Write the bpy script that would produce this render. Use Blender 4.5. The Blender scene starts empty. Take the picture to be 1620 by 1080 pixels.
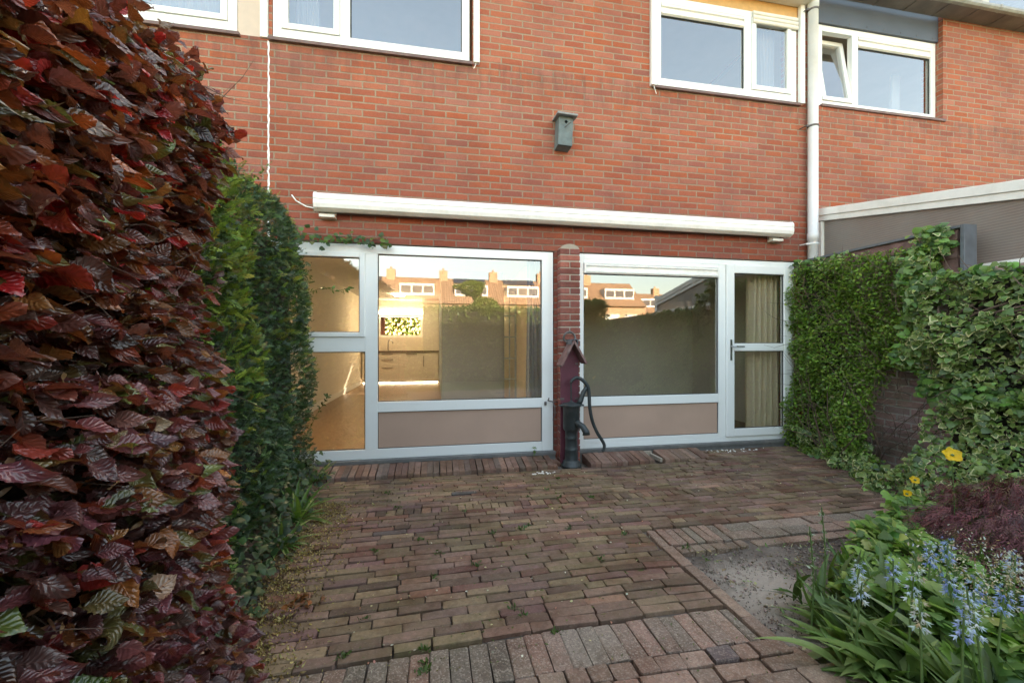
import bpy, bmesh, math, random
import numpy as np
from mathutils import Vector, Matrix, Euler
sc = bpy.context.scene
rad = math.radians
# ------------------------------------------------------------------ camera
cam_d = bpy.data.cameras.new('camera'); cam = bpy.data.objects.new('camera', cam_d)
sc.collection.objects.link(cam); sc.camera = cam
cam_d.sensor_width = 36; cam_d.lens = 36*650/1620
cam_d.shift_y = 3/1620
cam_d.clip_start = .02; cam_d.clip_end = 2000
cam.location = (0, -4.2, 1.2)
cam.rotation_euler = (rad(90), 0, -rad(10.61))
# ------------------------------------------------------------------ world, sun, exposure
SUN_EL, SUN_AZ = 27, 14         # azimuth from +y towards +x
w = bpy.data.worlds.new('World'); sc.world = w; w.use_nodes = True
nt = w.node_tree; nt.nodes.clear()
sky = nt.nodes.new('ShaderNodeTexSky'); sky.sky_type = 'NISHITA'; sky.sun_disc = False
sky.sun_elevation = rad(SUN_EL); sky.sun_rotation = rad(SUN_AZ)
sky.air_density = 1.0; sky.dust_density = 3.0; sky.ozone_density = 1.0
tint = nt.nodes.new('ShaderNodeMix'); tint.data_type = 'RGBA'; tint.blend_type = 'MULTIPLY'
tint.inputs[0].default_value = 1; tint.inputs[7].default_value = (1.0, .82, .59, 1)
bg = nt.nodes.new('ShaderNodeBackground'); bg.inputs[1].default_value = .15
wo = nt.nodes.new('ShaderNodeOutputWorld')
nt.links.new(sky.outputs[0], tint.inputs[6]); nt.links.new(tint.outputs[2], bg.inputs[0]); nt.links.new(bg.outputs[0], wo.inputs[0])
sl = bpy.data.lights.new('sun', 'SUN'); sl.energy = 3.2; sl.angle = rad(.5); sl.color = (1, .86, .66)
so = bpy.data.objects.new('sun', sl); sc.collection.objects.link(so)
sd = Vector((math.sin(rad(SUN_AZ))*math.cos(rad(SUN_EL)), math.cos(rad(SUN_AZ))*math.cos(rad(SUN_EL)), math.sin(rad(SUN_EL))))
so.rotation_euler = sd.to_track_quat('Z', 'Y').to_euler(); so.location = (3, 30, 20)
sc.view_settings.view_transform = 'Standard'; sc.view_settings.look = 'None'
sc.view_settings.gamma = 1; sc.view_settings.exposure = 3.26
sc.cycles.max_bounces = 10; sc.cycles.diffuse_bounces = 5; sc.cycles.glossy_bounces = 5
sc.cycles.transparent_max_bounces = 24; sc.cycles.transmission_bounces = 6
sc.cycles.sample_clamp_indirect = 4
rnd = random.Random(7); R = np.random.default_rng(11)

# ------------------------------------------------------------------ helpers
C = sc.collection
def tag(o, label=None, cat=None, group=None, kind=None):
    if label: o['label'] = label
    if cat: o['category'] = cat
    if group: o['group'] = group
    if kind: o['kind'] = kind
    return o
def empty(name, loc=(0, 0, 0), rz=0):
    o = bpy.data.objects.new(name, None); C.objects.link(o); o.location = loc; o.rotation_euler = (0, 0, rz)
    o.empty_display_size = .1
    return o
def par(o, p):
    if p is not None:
        o.parent = p
        if p.type == 'EMPTY' and p.parent is None:
            o.matrix_parent_inverse = Matrix.LocRotScale(p.location, p.rotation_euler, p.scale).inverted()
    return o
class MB:
    def __init__(s): s.v = []; s.f = []; s.sm = False
    def add(s, vs, fs):
        b = len(s.v); s.v += [tuple(v) for v in vs]; s.f += [tuple(i+b for i in f) for f in fs]; return s
    def box(s, x0, x1, y0, y1, z0, z1, M=None):
        vs = [(x0,y0,z0),(x1,y0,z0),(x1,y1,z0),(x0,y1,z0),(x0,y0,z1),(x1,y0,z1),(x1,y1,z1),(x0,y1,z1)]
        if M is not None: vs = [M @ Vector(v) for v in vs]
        return s.add(vs, [(0,3,2,1),(4,5,6,7),(0,1,5,4),(1,2,6,5),(2,3,7,6),(3,0,4,7)])
    def tube(s, pts, r, n=10, caps=True):
        pts = [Vector(p) for p in pts]; rs = r if hasattr(r, '__len__') else [r]*len(pts)
        base = len(s.v); up = None
        for i, p in enumerate(pts):
            d = (pts[min(i+1, len(pts)-1)]-pts[max(i-1, 0)]).normalized()
            if up is None: up = Vector((0,0,1)) if abs(d.z) < .9 else Vector((1,0,0))
            a = d.cross(up).normalized(); b = d.cross(a).normalized(); up = a.cross(d)
            for k in range(n):
                t = 2*math.pi*k/n; s.v.append(tuple(p+rs[i]*(math.cos(t)*a+math.sin(t)*b)))
        for i in range(len(pts)-1):
            for k in range(n):
                a0 = base+i*n+k; a1 = base+i*n+(k+1) % n
                s.f.append((a0, a1, a1+n, a0+n))
        if caps:
            s.f.append(tuple(base+k for k in range(n))); s.f.append(tuple(base+(len(pts)-1)*n+k for k in reversed(range(n))))
        return s
    def lathe(s, prof, cx, cy, n=24):
        base = len(s.v)
        for r, z in prof:
            for k in range(n):
                t = 2*math.pi*k/n; s.v.append((cx+r*math.cos(t), cy+r*math.sin(t), z))
        for i in range(len(prof)-1):
            for k in range(n):
                a0 = base+i*n+k; a1 = base+i*n+(k+1) % n
                s.f.append((a0, a1, a1+n, a0+n))
        s.f.append(tuple(base+k for k in reversed(range(n)))); s.f.append(tuple(base+(len(prof)-1)*n+k for k in range(n)))
        return s
    def prism(s, prof, axis, a0, a1):
        """profile (p,q) polygon extruded along axis x or y; p,q are the other two in order"""
        n = len(prof); vs = []
        for a in (a0, a1):
            for p, q in prof: vs.append((a, p, q) if axis == 'x' else (p, a, q))
        fs = [tuple(range(n)), tuple(reversed(range(n, 2*n)))]
        for i in range(n): fs.append((i, (i+1) % n+0, (i+1) % n+n, i+n))
        return s.add(vs, fs)
    def build(s, name, m, parent=None, bevel=0, smooth=False, seg=2):
        me = bpy.data.meshes.new(name); me.from_pydata(s.v, [], s.f); me.update()
        bm = bmesh.new(); bm.from_mesh(me); bmesh.ops.recalc_face_normals(bm, faces=bm.faces); bm.to_mesh(me); bm.free()
        for mm in (m if isinstance(m, (list, tuple)) else [m]): me.materials.append(mm)
        o = bpy.data.objects.new(name, me); C.objects.link(o)
        if smooth: me.polygons.foreach_set('use_smooth', [True]*len(me.polygons))
        if bevel:
            b = o.modifiers.new('bevel', 'BEVEL'); b.width = bevel; b.segments = seg; b.limit_method = 'ANGLE'; b.harden_normals = False
        return par(o, parent)

class Mat:
    def __init__(s, name):
        s.m = bpy.data.materials.new(name); s.m.use_nodes = True; s.nt = s.m.node_tree; s.nt.nodes.clear()
        s.out = s.nt.nodes.new('ShaderNodeOutputMaterial')
    def n(s, t, **k):
        nd = s.nt.nodes.new('ShaderNode'+t)
        for a, v in k.items(): setattr(nd, a, v)
        return nd
    def l(s, a, b): s.nt.links.new(a, b)
    def set(s, sock, v):
        if hasattr(v, 'is_output') : s.l(v, sock)
        elif v is not None:
            if hasattr(sock.default_value, '__len__') and len(sock.default_value) == 4 and len(v) == 3: v = (*v, 1)
            sock.default_value = v
    def math(s, op, a, b=None, c=None, clamp=False):
        nd = s.n('Math', operation=op); nd.use_clamp = clamp
        s.set(nd.inputs[0], a)
        if b is not None: s.set(nd.inputs[1], b)
        if c is not None: s.set(nd.inputs[2], c)
        return nd.outputs[0]
    def mix(s, f, a, b, blend='MIX'):
        nd = s.n('Mix', data_type='RGBA', blend_type=blend)
        s.set(nd.inputs[0], f); s.set(nd.inputs[6], a); s.set(nd.inputs[7], b); return nd.outputs[2]
    def ramp(s, f, stops, interp='LINEAR'):
        nd = s.n('ValToRGB'); cr = nd.color_ramp; cr.interpolation = interp
        while len(cr.elements) < len(stops): cr.elements.new(.5)
        for e, (p, c) in zip(cr.elements, stops):
            e.position = p; e.color = (*c, 1) if len(c) == 3 else c
        s.set(nd.inputs[0], f); return nd.outputs[0]
    def noise(s, scale, detail=4, rough=.55, vec=None, out=0, dim='3D'):
        nd = s.n('TexNoise'); nd.noise_dimensions = dim
        nd.inputs['Scale'].default_value = scale; nd.inputs['Detail'].default_value = detail; nd.inputs['Roughness'].default_value = rough
        if vec is not None: s.l(vec, nd.inputs['Vector'])
        return nd.outputs[out]
    def maprange(s, v, a, b, c=0., d=1., smooth=False):
        nd = s.n('MapRange'); nd.interpolation_type = 'SMOOTHSTEP' if smooth else 'LINEAR'
        s.set(nd.inputs[0], v)
        for i, x in enumerate((a, b, c, d)): nd.inputs[i+1].default_value = x
        return nd.outputs[0]
    def pos(s): return s.n('NewGeometry').outputs['Position']
    def obj(s): return s.n('TexCoord').outputs['Object']
    def island(s): return s.n('NewGeometry').outputs['Random Per Island']
    def attr(s, name, out='Color'): return s.n('Attribute', attribute_name=name).outputs[out]
    def bump(s, h, strength=.5, dist=.01, normal=None):
        nd = s.n('Bump'); nd.inputs['Strength'].default_value = strength; nd.inputs['Distance'].default_value = dist
        s.l(h, nd.inputs['Height'])
        if normal is not None: s.l(normal, nd.inputs['Normal'])
        return nd.outputs[0]
    def bsdf(s, color, rough=.6, metal=0, spec=.5, normal=None, connect=True, **k):
        b = s.n('BsdfPrincipled')
        s.set(b.inputs['Base Color'], color); s.set(b.inputs['Roughness'], rough); s.set(b.inputs['Metallic'], metal)
        s.set(b.inputs['Specular IOR Level'], spec)
        if normal is not None: s.l(normal, b.inputs['Normal'])
        for kk, v in k.items(): s.set(b.inputs[kk], v)
        if connect: s.l(b.outputs[0], s.out.inputs[0])
        return b
    def leaf(s, color, rough=.45, trans=.35, tcol=None, normal=None, spec=.5):
        b = s.bsdf(color, rough, normal=normal, connect=False, spec=spec)
        t = s.n('BsdfTranslucent'); s.set(t.inputs[0], tcol if tcol is not None else color)
        mx = s.n('MixShader'); mx.inputs[0].default_value = trans
        s.l(b.outputs[0], mx.inputs[1]); s.l(t.outputs[0], mx.inputs[2]); s.l(mx.outputs[0], s.out.inputs[0])
        return s.m

def simple(name, col, rough=.5, metal=0, var=.08, scale=12, bump=.1, bscale=80, spec=.5, dirt=None):
    m = Mat(name); p = m.obj()
    f = m.noise(scale, 5, .6, p)
    c = m.mix(m.maprange(f, .3, .7), tuple(x*(1-var) for x in col), tuple(min(1, x*(1+var)) for x in col))
    if dirt: c = m.mix(m.maprange(m.noise(scale*.4, 8, .7, p), .52, .75, 0, dirt[1]), c, dirt[0])
    r = m.maprange(m.noise(scale*2, 4, .6, p), .3, .7, rough*.85, min(1, rough*1.15))
    nn = m.bump(m.noise(bscale, 4, .6, p), bump, .004)
    m.bsdf(c, r, metal, spec, nn); return m.m

# ------------------------------------------------------------------ materials
BL, BP = .2255, .0683
def brick_mat(name, stops, mortar, dirt=0., moss=False, offx=0.):
    m = Mat(name); g = m.pos(); sp = m.n('SeparateXYZ'); m.l(g, sp.inputs[0])
    nz = m.n('TexNoise'); nz.inputs['Scale'].default_value = 22; nz.inputs['Detail'].default_value = 3; m.l(g, nz.inputs['Vector'])
    sc2 = m.n('SeparateColor'); m.l(nz.outputs[1], sc2.inputs[0])
    nl = m.noise(1.1, 2, .5, g)
    hx = m.math('ADD', m.math('ADD', sp.outputs[0], sp.outputs[1]), m.math('MULTIPLY_ADD', sc2.outputs[0], .010, offx-.005))
    zz = m.math('ADD', m.math('MULTIPLY_ADD', sc2.outputs[1], .008, -.004), m.math('MULTIPLY_ADD', nl, .02, m.math('ADD', sp.outputs[2], -.010+.012)))
    v = m.math('DIVIDE', zz, BP); row = m.math('FLOOR', v); fv = m.math('FRACT', v)
    wr = m.n('TexWhiteNoise', noise_dimensions='1D'); m.l(row, wr.inputs['W'])
    u = m.math('ADD', m.math('DIVIDE', hx, BL), m.math('MULTIPLY_ADD', m.math('MODULO', m.math('ABSOLUTE', row), 2.), .5, m.math('MULTIPLY', wr.outputs[0], .10)))
    col = m.math('FLOOR', u); fu = m.math('FRACT', u)
    du = m.math('MULTIPLY', m.math('MINIMUM', fu, m.math('SUBTRACT', 1., fu)), BL)
    dv = m.math('MULTIPLY', m.math('MINIMUM', fv, m.math('SUBTRACT', 1., fv)), BP)
    d = m.math('ADD', m.math('MINIMUM', du, dv), m.math('MULTIPLY_ADD', m.noise(55, 4, .65, g), .009, -.0045))
    mask = m.maprange(d, .0038, .0102, 0, 1, True)
    cv = m.n('CombineXYZ'); m.l(col, cv.inputs[0]); m.l(row, cv.inputs[1])
    wn = m.n('TexWhiteNoise', noise_dimensions='3D'); m.l(cv.outputs[0], wn.inputs['Vector'])
    c = m.ramp(wn.outputs[0], stops)
    sw = m.n('SeparateColor'); m.l(wn.outputs[1], sw.inputs[0])
    hsv = m.n('HueSaturation'); m.l(c, hsv.inputs['Color'])
    m.l(m.maprange(sw.outputs[1], 0, 1, .92, 1.08), hsv.inputs['Value']); m.l(m.maprange(sw.outputs[2], 0, 1, .90, 1.06), hsv.inputs['Saturation'])
    c = hsv.outputs[0]
    c = m.mix(m.maprange(m.noise(60, 6, .7, g), .35, .75, 0, .35), c, (.16, .055, .045))
    c = m.mix(m.maprange(m.noise(9, 6, .7, g), .55, .85, 0, .4), c, (.42, .22, .16))      # bloom on the bricks
    mo = m.mix(m.noise(25, 4, .6, g), tuple(x*.75 for x in mortar), tuple(x*1.15 for x in mortar))
    c = m.mix(mask, mo, c)
    # smeared lime and soot
    c = m.mix(m.maprange(m.noise(1.1, 7, .72, g), .46, .74, 0, .55), c, (.15, .062, .05))
    st = m.n('Mapping'); st.inputs['Scale'].default_value = (3.0, 3.0, 9.0); m.l(g, st.inputs[0])
    c = m.mix(m.maprange(m.noise(2.3, 8, .75, st.outputs[0]), .685, .75, 0, .55), c, (.62, .50, .42))
    if dirt:
        st2 = m.n('Mapping'); st2.inputs['Scale'].default_value = (7, 7, 1.2); m.l(g, st2.inputs[0])
        run = m.math('MULTIPLY', m.maprange(sp.outputs[2], 3.55, 4.05), m.maprange(sp.outputs[2], 4.12, 4.05))
        c = m.mix(m.math('MULTIPLY', run, m.maprange(m.noise(1.5, 5, .7, st2.outputs[0]), .40, .66, 0, .65)), c, (.13,.07,.055))
    if dirt: c = m.mix(m.maprange(sp.outputs[2], 2.2, 3.6, dirt, 0), c, m.mix(1, c, (.62, .52, .56), 'MULTIPLY'))
    if moss: c = m.mix(m.maprange(m.noise(4, 6, .7, g), .45, .7, 0, .6), c, (.10, .11, .04))
    hgt = m.math('ADD', m.math('MULTIPLY', mask, 1.), m.math('MULTIPLY', m.noise(140, 4, .7, g), .35))
    m.bsdf(c, m.maprange(m.noise(30, 3, .5, g), .3, .7, .72, .92), 0, .35, m.bump(hgt, .75, .006)); return m.m
M = {}
M['brick'] = brick_mat('brick', [(0, (.32,.098,.064)), (.10, (.385,.112,.062)), (.5, (.415,.120,.060)), (.88, (.45,.134,.062)), (1, (.40,.132,.084))], (.36,.27,.185), dirt=.8)
M['brick_garden'] = brick_mat('brick_garden', [(0, (.34,.22,.22)), (.4, (.44,.27,.26)), (.8, (.46,.29,.27)), (1, (.42,.34,.33))], (.50,.45,.41), moss=True)
def brick_geo(name, stops, moss=.3, rough=.85, speckle=0., mosscol=(.10,.105,.03), dirt=(.06,.045,.035)):
    m = Mat(name); g = m.obj(); r = m.island()
    c = m.ramp(r, stops)
    wn = m.n('TexWhiteNoise', noise_dimensions='1D'); m.l(r, wn.inputs['W'])
    hsv = m.n('HueSaturation'); m.l(c, hsv.inputs['Color']); m.l(m.maprange(wn.outputs[0], 0, 1, .72, 1.22), hsv.inputs['Value']); c = hsv.outputs[0]
    c = m.mix(m.maprange(m.noise(38, 7, .75, g), .4, .72, 0, .55), c, dirt)
    c = m.mix(m.maprange(m.noise(90, 3, .7, g), .55, .75, 0, .35), c, (.42,.34,.28))
    if moss:
        c = m.mix(m.math('MULTIPLY', m.maprange(m.noise(1.3, 5, .65, g), .42, .66, 0, 1), m.maprange(m.noise(16, 6, .7, g), .33, .68, 0, moss)), c, mosscol)
    c = m.mix(m.maprange(m.noise(3.0, 7, .72, g), .46, .64, 0, .8), c, m.mix(1, c, (.56,.42,.34), 'MULTIPLY'))
    if speckle:
        vo = m.n('TexVoronoi'); vo.inputs['Scale'].default_value = 190; m.l(g, vo.inputs['Vector'])
        sv = m.n('SeparateColor'); m.l(vo.outputs['Color'], sv.inputs[0])
        c = m.mix(m.maprange(sv.outputs[0], .62, .9, 0, speckle), c, (.50,.42,.34)); c = m.mix(m.maprange(sv.outputs[1], .70, .95, 0, speckle), c, (.08,.07,.06))
    nn = m.bump(m.noise(55, 7, .75, g), .55, .006)
    m.bsdf(c, m.maprange(m.noise(8, 4, .6, g), .35, .65, rough-.22, rough+.05), 0, .4, nn); return m.m
M['paver'] = brick_geo('paver', [(0, (.13,.085,.06)), (.16, (.22,.135,.095)), (.34, (.26,.155,.12)), (.5, (.245,.175,.10)), (.64, (.29,.205,.12)), (.80, (.25,.14,.13)), (.90, (.19,.08,.05)), (.96, (.37,.21,.145)), (.985, (.30,.17,.11)), (1, (.08,.085,.10))], moss=.75, mosscol=(.135,.115,.045))
M['paver_front'] = brick_geo('paver_front', [(0, (.22,.15,.115)), (.3, (.32,.20,.15)), (.6, (.29,.205,.15)), (.85, (.36,.21,.16)), (1, (.11,.105,.12))], moss=.35, speckle=.25)
M['kerb_brick'] = brick_geo('kerb_brick', [(0, (.19,.10,.08)), (.3, (.31,.165,.12)), (.6, (.26,.18,.145)), (.85, (.36,.20,.14)), (1, (.18,.15,.145))], moss=.35)
M['concrete_paver'] = brick_geo('concrete_paver', [(0, (.205,.165,.13)), (.35, (.255,.20,.16)), (.62, (.29,.20,.155)), (.8, (.35,.19,.14)), (1, (.205,.175,.15))], moss=.4, speckle=.38)
M['pilaster_brick'] = brick_geo('pilaster_brick', [(0, (.22,.07,.055)), (.4, (.32,.095,.065)), (.8, (.38,.115,.075)), (1, (.27,.10,.085))], moss=0, dirt=(.12,.05,.045))
M['mortar'] = simple('mortar', (.36,.30,.24), .95, bump=.5)
def upvc():
    m = Mat('white_frame'); g = m.obj()
    c = m.mix(m.maprange(m.noise(1.7, 6, .7, g), .48, .82, 0, .35), (.88,.88,.86), (.74,.72,.65))
    c = m.mix(m.maprange(m.noise(35, 5, .7, g), .62, .82, 0, .25), c, (.42,.38,.30))
    m.bsdf(c, m.maprange(m.noise(9, 3, .6, g), .3, .7, .28, .42), 0, .5, m.bump(m.noise(5, 2, .5, g), .05, .004)); return m.m
M['frame'] = upvc()
M['white_metal'] = simple('white_metal', (.86,.84,.80), .38, var=.05, dirt=((.45,.42,.34), .35))
M['cream_box'] = simple('cream_box', (.74,.70,.62), .4, var=.05, dirt=((.45,.38,.28), .4))
M['ochre'] = simple('ochre', (.62,.36,.13), .6, var=.12)
M['beige'] = simple('beige', (.50,.335,.255), .75, var=.05, scale=3, bscale=240, bump=.3, dirt=((.38,.27,.2), .35))
M['cream_panel'] = simple('cream_panel', (.62,.50,.40), .6, var=.05)
M['seal'] = simple('seal', (.03,.03,.032), .6)
M['grey_sill'] = simple('grey_sill', (.16,.155,.15), .55, var=.2, dirt=((.32,.29,.25), .6))
M['brown_sill'] = simple('brown_sill', (.16,.095,.085), .6, var=.2, dirt=((.3,.22,.18), .5))
M['blue_panel'] = simple('blue_panel', (.085,.10,.13), .5, var=.12, scale=4, dirt=((.10,.105,.12), .6))
M['gutter'] = simple('gutter', (.34,.33,.31), .6, var=.2, dirt=((.14,.12,.10), .7))
M['soffit'] = simple('soffit', (.20,.165,.155), .75, var=.22, scale=5, dirt=((.42,.36,.30), .5))
M['pvc_pipe'] = simple('pvc_pipe', (.74,.74,.74), .42, var=.04, scale=5, dirt=((.50,.47,.42), .35))
M['steel'] = simple('steel', (.5,.5,.5), .3, metal=1, var=.1)
M['rust_metal'] = simple('rust_metal', (.16,.14,.13), .6, metal=.5, var=.3, dirt=((.25,.13,.08), .6))
M['iron'] = simple('iron', (.032,.040,.042), .42, var=.3, scale=20, bump=.5, dirt=((.12,.10,.085), .55))
M['maroon_wood'] = simple('maroon_wood', (.125,.028,.045), .55, var=.25, scale=7, bump=.4, dirt=((.17,.10,.12), .6))
M['weathered_wood'] = simple('weathered_wood', (.20,.11,.10), .8, var=.35, scale=14, bump=.6, dirt=((.32,.26,.24), .6))
M['lead'] = simple('lead', (.15,.16,.18), .55, metal=.2, var=.2)
M['birdbox'] = simple('birdbox', (.135,.17,.175), .75, var=.25, scale=15, bump=.5, dirt=((.26,.27,.24), .5))
M['birdlid'] = simple('birdlid', (.27,.28,.29), .75, var=.2, scale=15, bump=.5)
M['dark'] = simple('dark', (.015,.015,.015), .9)
M['soil'] = None
M['plaster'] = simple('plaster', (.74,.66,.54), .85, var=.03, scale=3)
M['ceiling_paint'] = simple('ceiling_paint', (.80,.77,.70), .9, var=.02)
M['grey_wall'] = simple('grey_wall', (.36,.42,.47), .8, var=.05, scale=3)
M['taupe_wall'] = simple('taupe_wall', (.68,.62,.52), .85, var=.08, scale=2)
M['cabinet'] = simple('cabinet', (.66,.60,.50), .4, var=.03)
M['counter'] = simple('counter', (.16,.12,.09), .35, var=.15)
def fabric(name, col, tr=.3):
    m = Mat(name); g = m.obj()
    c = m.mix(m.noise(6, 4, .6, g), tuple(x*.9 for x in col), col)
    return m.leaf(c, .9, tr, spec=.15)
M['curtain'] = fabric('curtain', (.90,.79,.60), .3)
M['net'] = fabric('net', (.42,.43,.45), .3)
def wood_floor():
    m = Mat('wood_floor'); g = m.pos(); mp = m.n('Mapping'); mp.inputs['Scale'].default_value = (12, 1, 1); m.l(g, mp.inputs[0])
    sp = m.n('SeparateXYZ'); m.l(g, sp.inputs[0])
    wn = m.n('TexWhiteNoise', noise_dimensions='1D'); m.l(m.math('FLOOR', m.math('DIVIDE', sp.outputs[0], .14)), wn.inputs['W'])
    c = m.mix(m.noise(3, 6, .7, mp.outputs[0]), (.20,.105,.045), (.30,.17,.08))
    c = m.mix(m.math('MULTIPLY', wn.outputs[0], .5), c, (.16,.085,.04)); m.bsdf(c, .32, 0, .5); return m.m
M['wood_floor'] = wood_floor()
def glass(name, refl, tintc=(1,1,1)):
    m = Mat(name); t = m.n('BsdfTransparent'); t.inputs[0].default_value = (*tintc, 1)
    g = m.n('BsdfGlossy'); g.inputs['Roughness'].default_value = .004; g.inputs[0].default_value = (.95,.97,1,1)
    nz = m.noise(1.6, 1, .5, m.pos()); m.l(m.bump(nz, .025, .01), g.inputs['Normal'])
    lw = m.n('LayerWeight'); lw.inputs[0].default_value = .5
    f = m.math('ADD', m.math('MULTIPLY', m.math('POWER', lw.outputs[1], 3.), .6), refl, clamp=True)
    mx = m.n('MixShader'); m.l(f, mx.inputs[0]); m.l(t.outputs[0], mx.inputs[1]); m.l(g.outputs[0], mx.inputs[2]); m.l(mx.outputs[0], m.out.inputs[0])
    return m.m
M['glass'] = glass('window_glass', .21, (.93,.93,.90))
M['glass_coated'] = glass('coated_glass', .26, (.88,.88,.85))
def emis(name, col, s):
    m = Mat(name); e = m.n('Emission'); e.inputs[0].default_value = (*col, 1); e.inputs[1].default_value = s; m.l(e.outputs[0], m.out.inputs[0]); return m.m
M['led'] = emis('led', (1, .80, .52), 3.2)
def roof_tiles():
    m = Mat('roof_tiles'); g = m.obj(); sp = m.n('SeparateXYZ'); m.l(g, sp.inputs[0])
    wv = m.math('SINE', m.math('MULTIPLY', sp.outputs[2], 32.)); wx = m.math('SINE', m.math('MULTIPLY', sp.outputs[0], 26.))
    c = m.mix(m.noise(3, 5, .6, g), (.20,.125,.075), (.28,.175,.105))
    c = m.mix(m.maprange(wv, .6, 1, 0, .6), c, (.09,.05,.035))
    m.bsdf(c, .8, 0, .3, m.bump(m.math('ADD', wv, wx), .6, .03)); return m.m
M['tiles'] = roof_tiles()
M['far_brick'] = simple('far_brick', (.34,.215,.13), .9, var=.18, scale=4)
M['far_white'] = simple('far_white', (.5,.49,.46), .5, var=.03)
M['lamp_glow'] = emis('lamp_glow', (1, .76, .44), 17)
M['solar'] = simple('solar', (.02,.025,.045), .2, var=.2)
M['poly_sheet'] = None

# twin-wall polycarbonate side sheet
def poly():
    m = Mat('twinwall_sheet'); g = m.pos(); sp = m.n('SeparateXYZ'); m.l(g, sp.inputs[0])
    wv = m.math('SINE', m.math('MULTIPLY', sp.outputs[2], 2*math.pi/.023))
    c = m.mix(m.maprange(wv, -.3, 1, 0, .5), (.265,.215,.19), (.14,.105,.09))
    c = m.mix(m.maprange(m.noise(1.8, 5, .6, g), .4, .75, 0, .6), c, (.30,.285,.26))
    b = m.bsdf(c, .38, 0, .5, m.bump(wv, .25, .003), connect=False)
    t = m.n('BsdfTransparent'); t.inputs[0].default_value = (.75,.70,.65,1)
    mx = m.n('MixShader'); mx.inputs[0].default_value = .10; m.l(b.outputs[0], mx.inputs[1]); m.l(t.outputs[0], mx.inputs[2]); m.l(mx.outputs[0], m.out.inputs[0]); return m.m
M['poly_sheet'] = poly()
def soil():
    m = Mat('soil'); g = m.pos()
    c = m.mix(m.noise(14, 8, .75, g), (.15,.12,.10), (.28,.23,.195))
    pale = m.math('MULTIPLY', m.maprange(m.noise(3.1, 5, .6, g), .40, .56), m.maprange(m.noise(45, 6, .7, g), .3, .65, .3, 1))
    sp = m.n('SeparateXYZ'); m.l(g, sp.inputs[0])
    reg = m.math('MULTIPLY', m.maprange(sp.outputs[0], 1.3, 1.4), m.maprange(sp.outputs[0], 2.2, 1.7))
    c = m.mix(m.math('MULTIPLY', pale, m.math('MULTIPLY', reg, .95)), c, (.52,.44,.37))   # dry sand spilled on the bed
    pd = m.n('VectorMath', operation='DISTANCE'); m.l(g, pd.inputs[0]); pd.inputs[1].default_value = (1.62, -2.40, 0)
    c = m.mix(m.math('MULTIPLY', m.maprange(m.math('ADD', pd.outputs['Value'], m.math('MULTIPLY_ADD', m.noise(7, 6, .7, g), .5, -.25))  , .34, .12), .92), c, m.mix(m.noise(50, 6, .8, g), (.42,.34,.28), (.85,.75,.65)))
    m.bsdf(c, .95, 0, .2, m.bump(m.noise(60, 8, .8, g), 1.0, .03)); return m.m
M['soil'] = soil()
def grass_m():
    m = Mat('lawn'); g = m.pos(); c = m.mix(m.noise(3, 8, .75, g), (.035,.06,.015), (.08,.12,.03))
    m.bsdf(c, .9, 0, .2, m.bump(m.noise(60, 6, .8, g), .8, .03)); return m.m
M['lawn'] = grass_m()

# ------------------------------------------------------------------ instanced-geometry mesh builder
def scatter_mesh(name, protos, pidx, mats, cols, m, parent=None, smooth=True, edge=False):
    """protos: list of dict(v (n,3), f list, uv (n,2)); mats (k,3,4); cols (k,3) -> ONE mesh"""
    co = []; li = []; ls = []; cc = []; uvs = []; base = 0; lbase = 0; eds = []
    for p, pr in enumerate(protos):
        sel = np.where(pidx == p)[0]
        if len(sel) == 0: continue
        V = pr['v']; n = len(V); Mx = mats[sel]
        P = np.einsum('kij,nj->kni', Mx[:, :, :3], V)+Mx[:, None, :, 3]
        co.append(P.reshape(-1, 3)); cc.append(np.repeat(cols[sel], n, axis=0))
        fl = [i for f in pr['f'] for i in f]; fl = np.array(fl)
        st = np.cumsum([0]+[len(f) for f in pr['f']])[:-1]; nl = len(fl)
        li.append((fl[None, :]+(np.arange(len(sel))*n)[:, None]+base).reshape(-1))
        ls.append((st[None, :]+(np.arange(len(sel))*nl)[:, None]+lbase).reshape(-1))
        uvs.append(np.tile(pr['uv'][fl], (len(sel), 1)))
        base += n*len(sel); lbase += nl*len(sel)
    co = np.concatenate(co); li = np.concatenate(li); ls = np.concatenate(ls); cc = np.concatenate(cc); uvs = np.concatenate(uvs)
    me = bpy.data.meshes.new(name)
    me.vertices.add(len(co)); me.vertices.foreach_set('co', co.astype(np.float32).ravel())
    me.loops.add(len(li)); me.loops.foreach_set('vertex_index', li.astype(np.int32))
    me.polygons.add(len(ls)); me.polygons.foreach_set('loop_start', ls.astype(np.int32))
    if smooth: me.polygons.foreach_set('use_smooth', np.ones(len(ls), bool))
    me.update(calc_edges=True)
    a = me.attributes.new('Col', 'FLOAT_COLOR', 'POINT'); a.data.foreach_set('color', np.c_[cc, np.ones(len(cc))].astype(np.float32).ravel())
    u = me.uv_layers.new(name='UVMap'); u.data.foreach_set('uv', uvs.astype(np.float32).ravel())
    me.materials.append(m)
    o = bpy.data.objects.new(name, me); C.objects.link(o); return par(o, parent)
def frames_from(axis, normal, pos, scale):
    """local x = leaf axis, local z = leaf normal"""
    a = axis/np.linalg.norm(axis, axis=1, keepdims=True)
    b = np.cross(normal, a); b /= np.linalg.norm(b, axis=1, keepdims=True)+1e-9
    c = np.cross(a, b)
    s = scale[:, None] if scale.ndim == 1 else scale
    Mx = np.empty((len(pos), 3, 4)); Mx[:, :, 0] = a*s; Mx[:, :, 1] = b*s; Mx[:, :, 2] = c*s; Mx[:, :, 3] = pos
    return Mx
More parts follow.
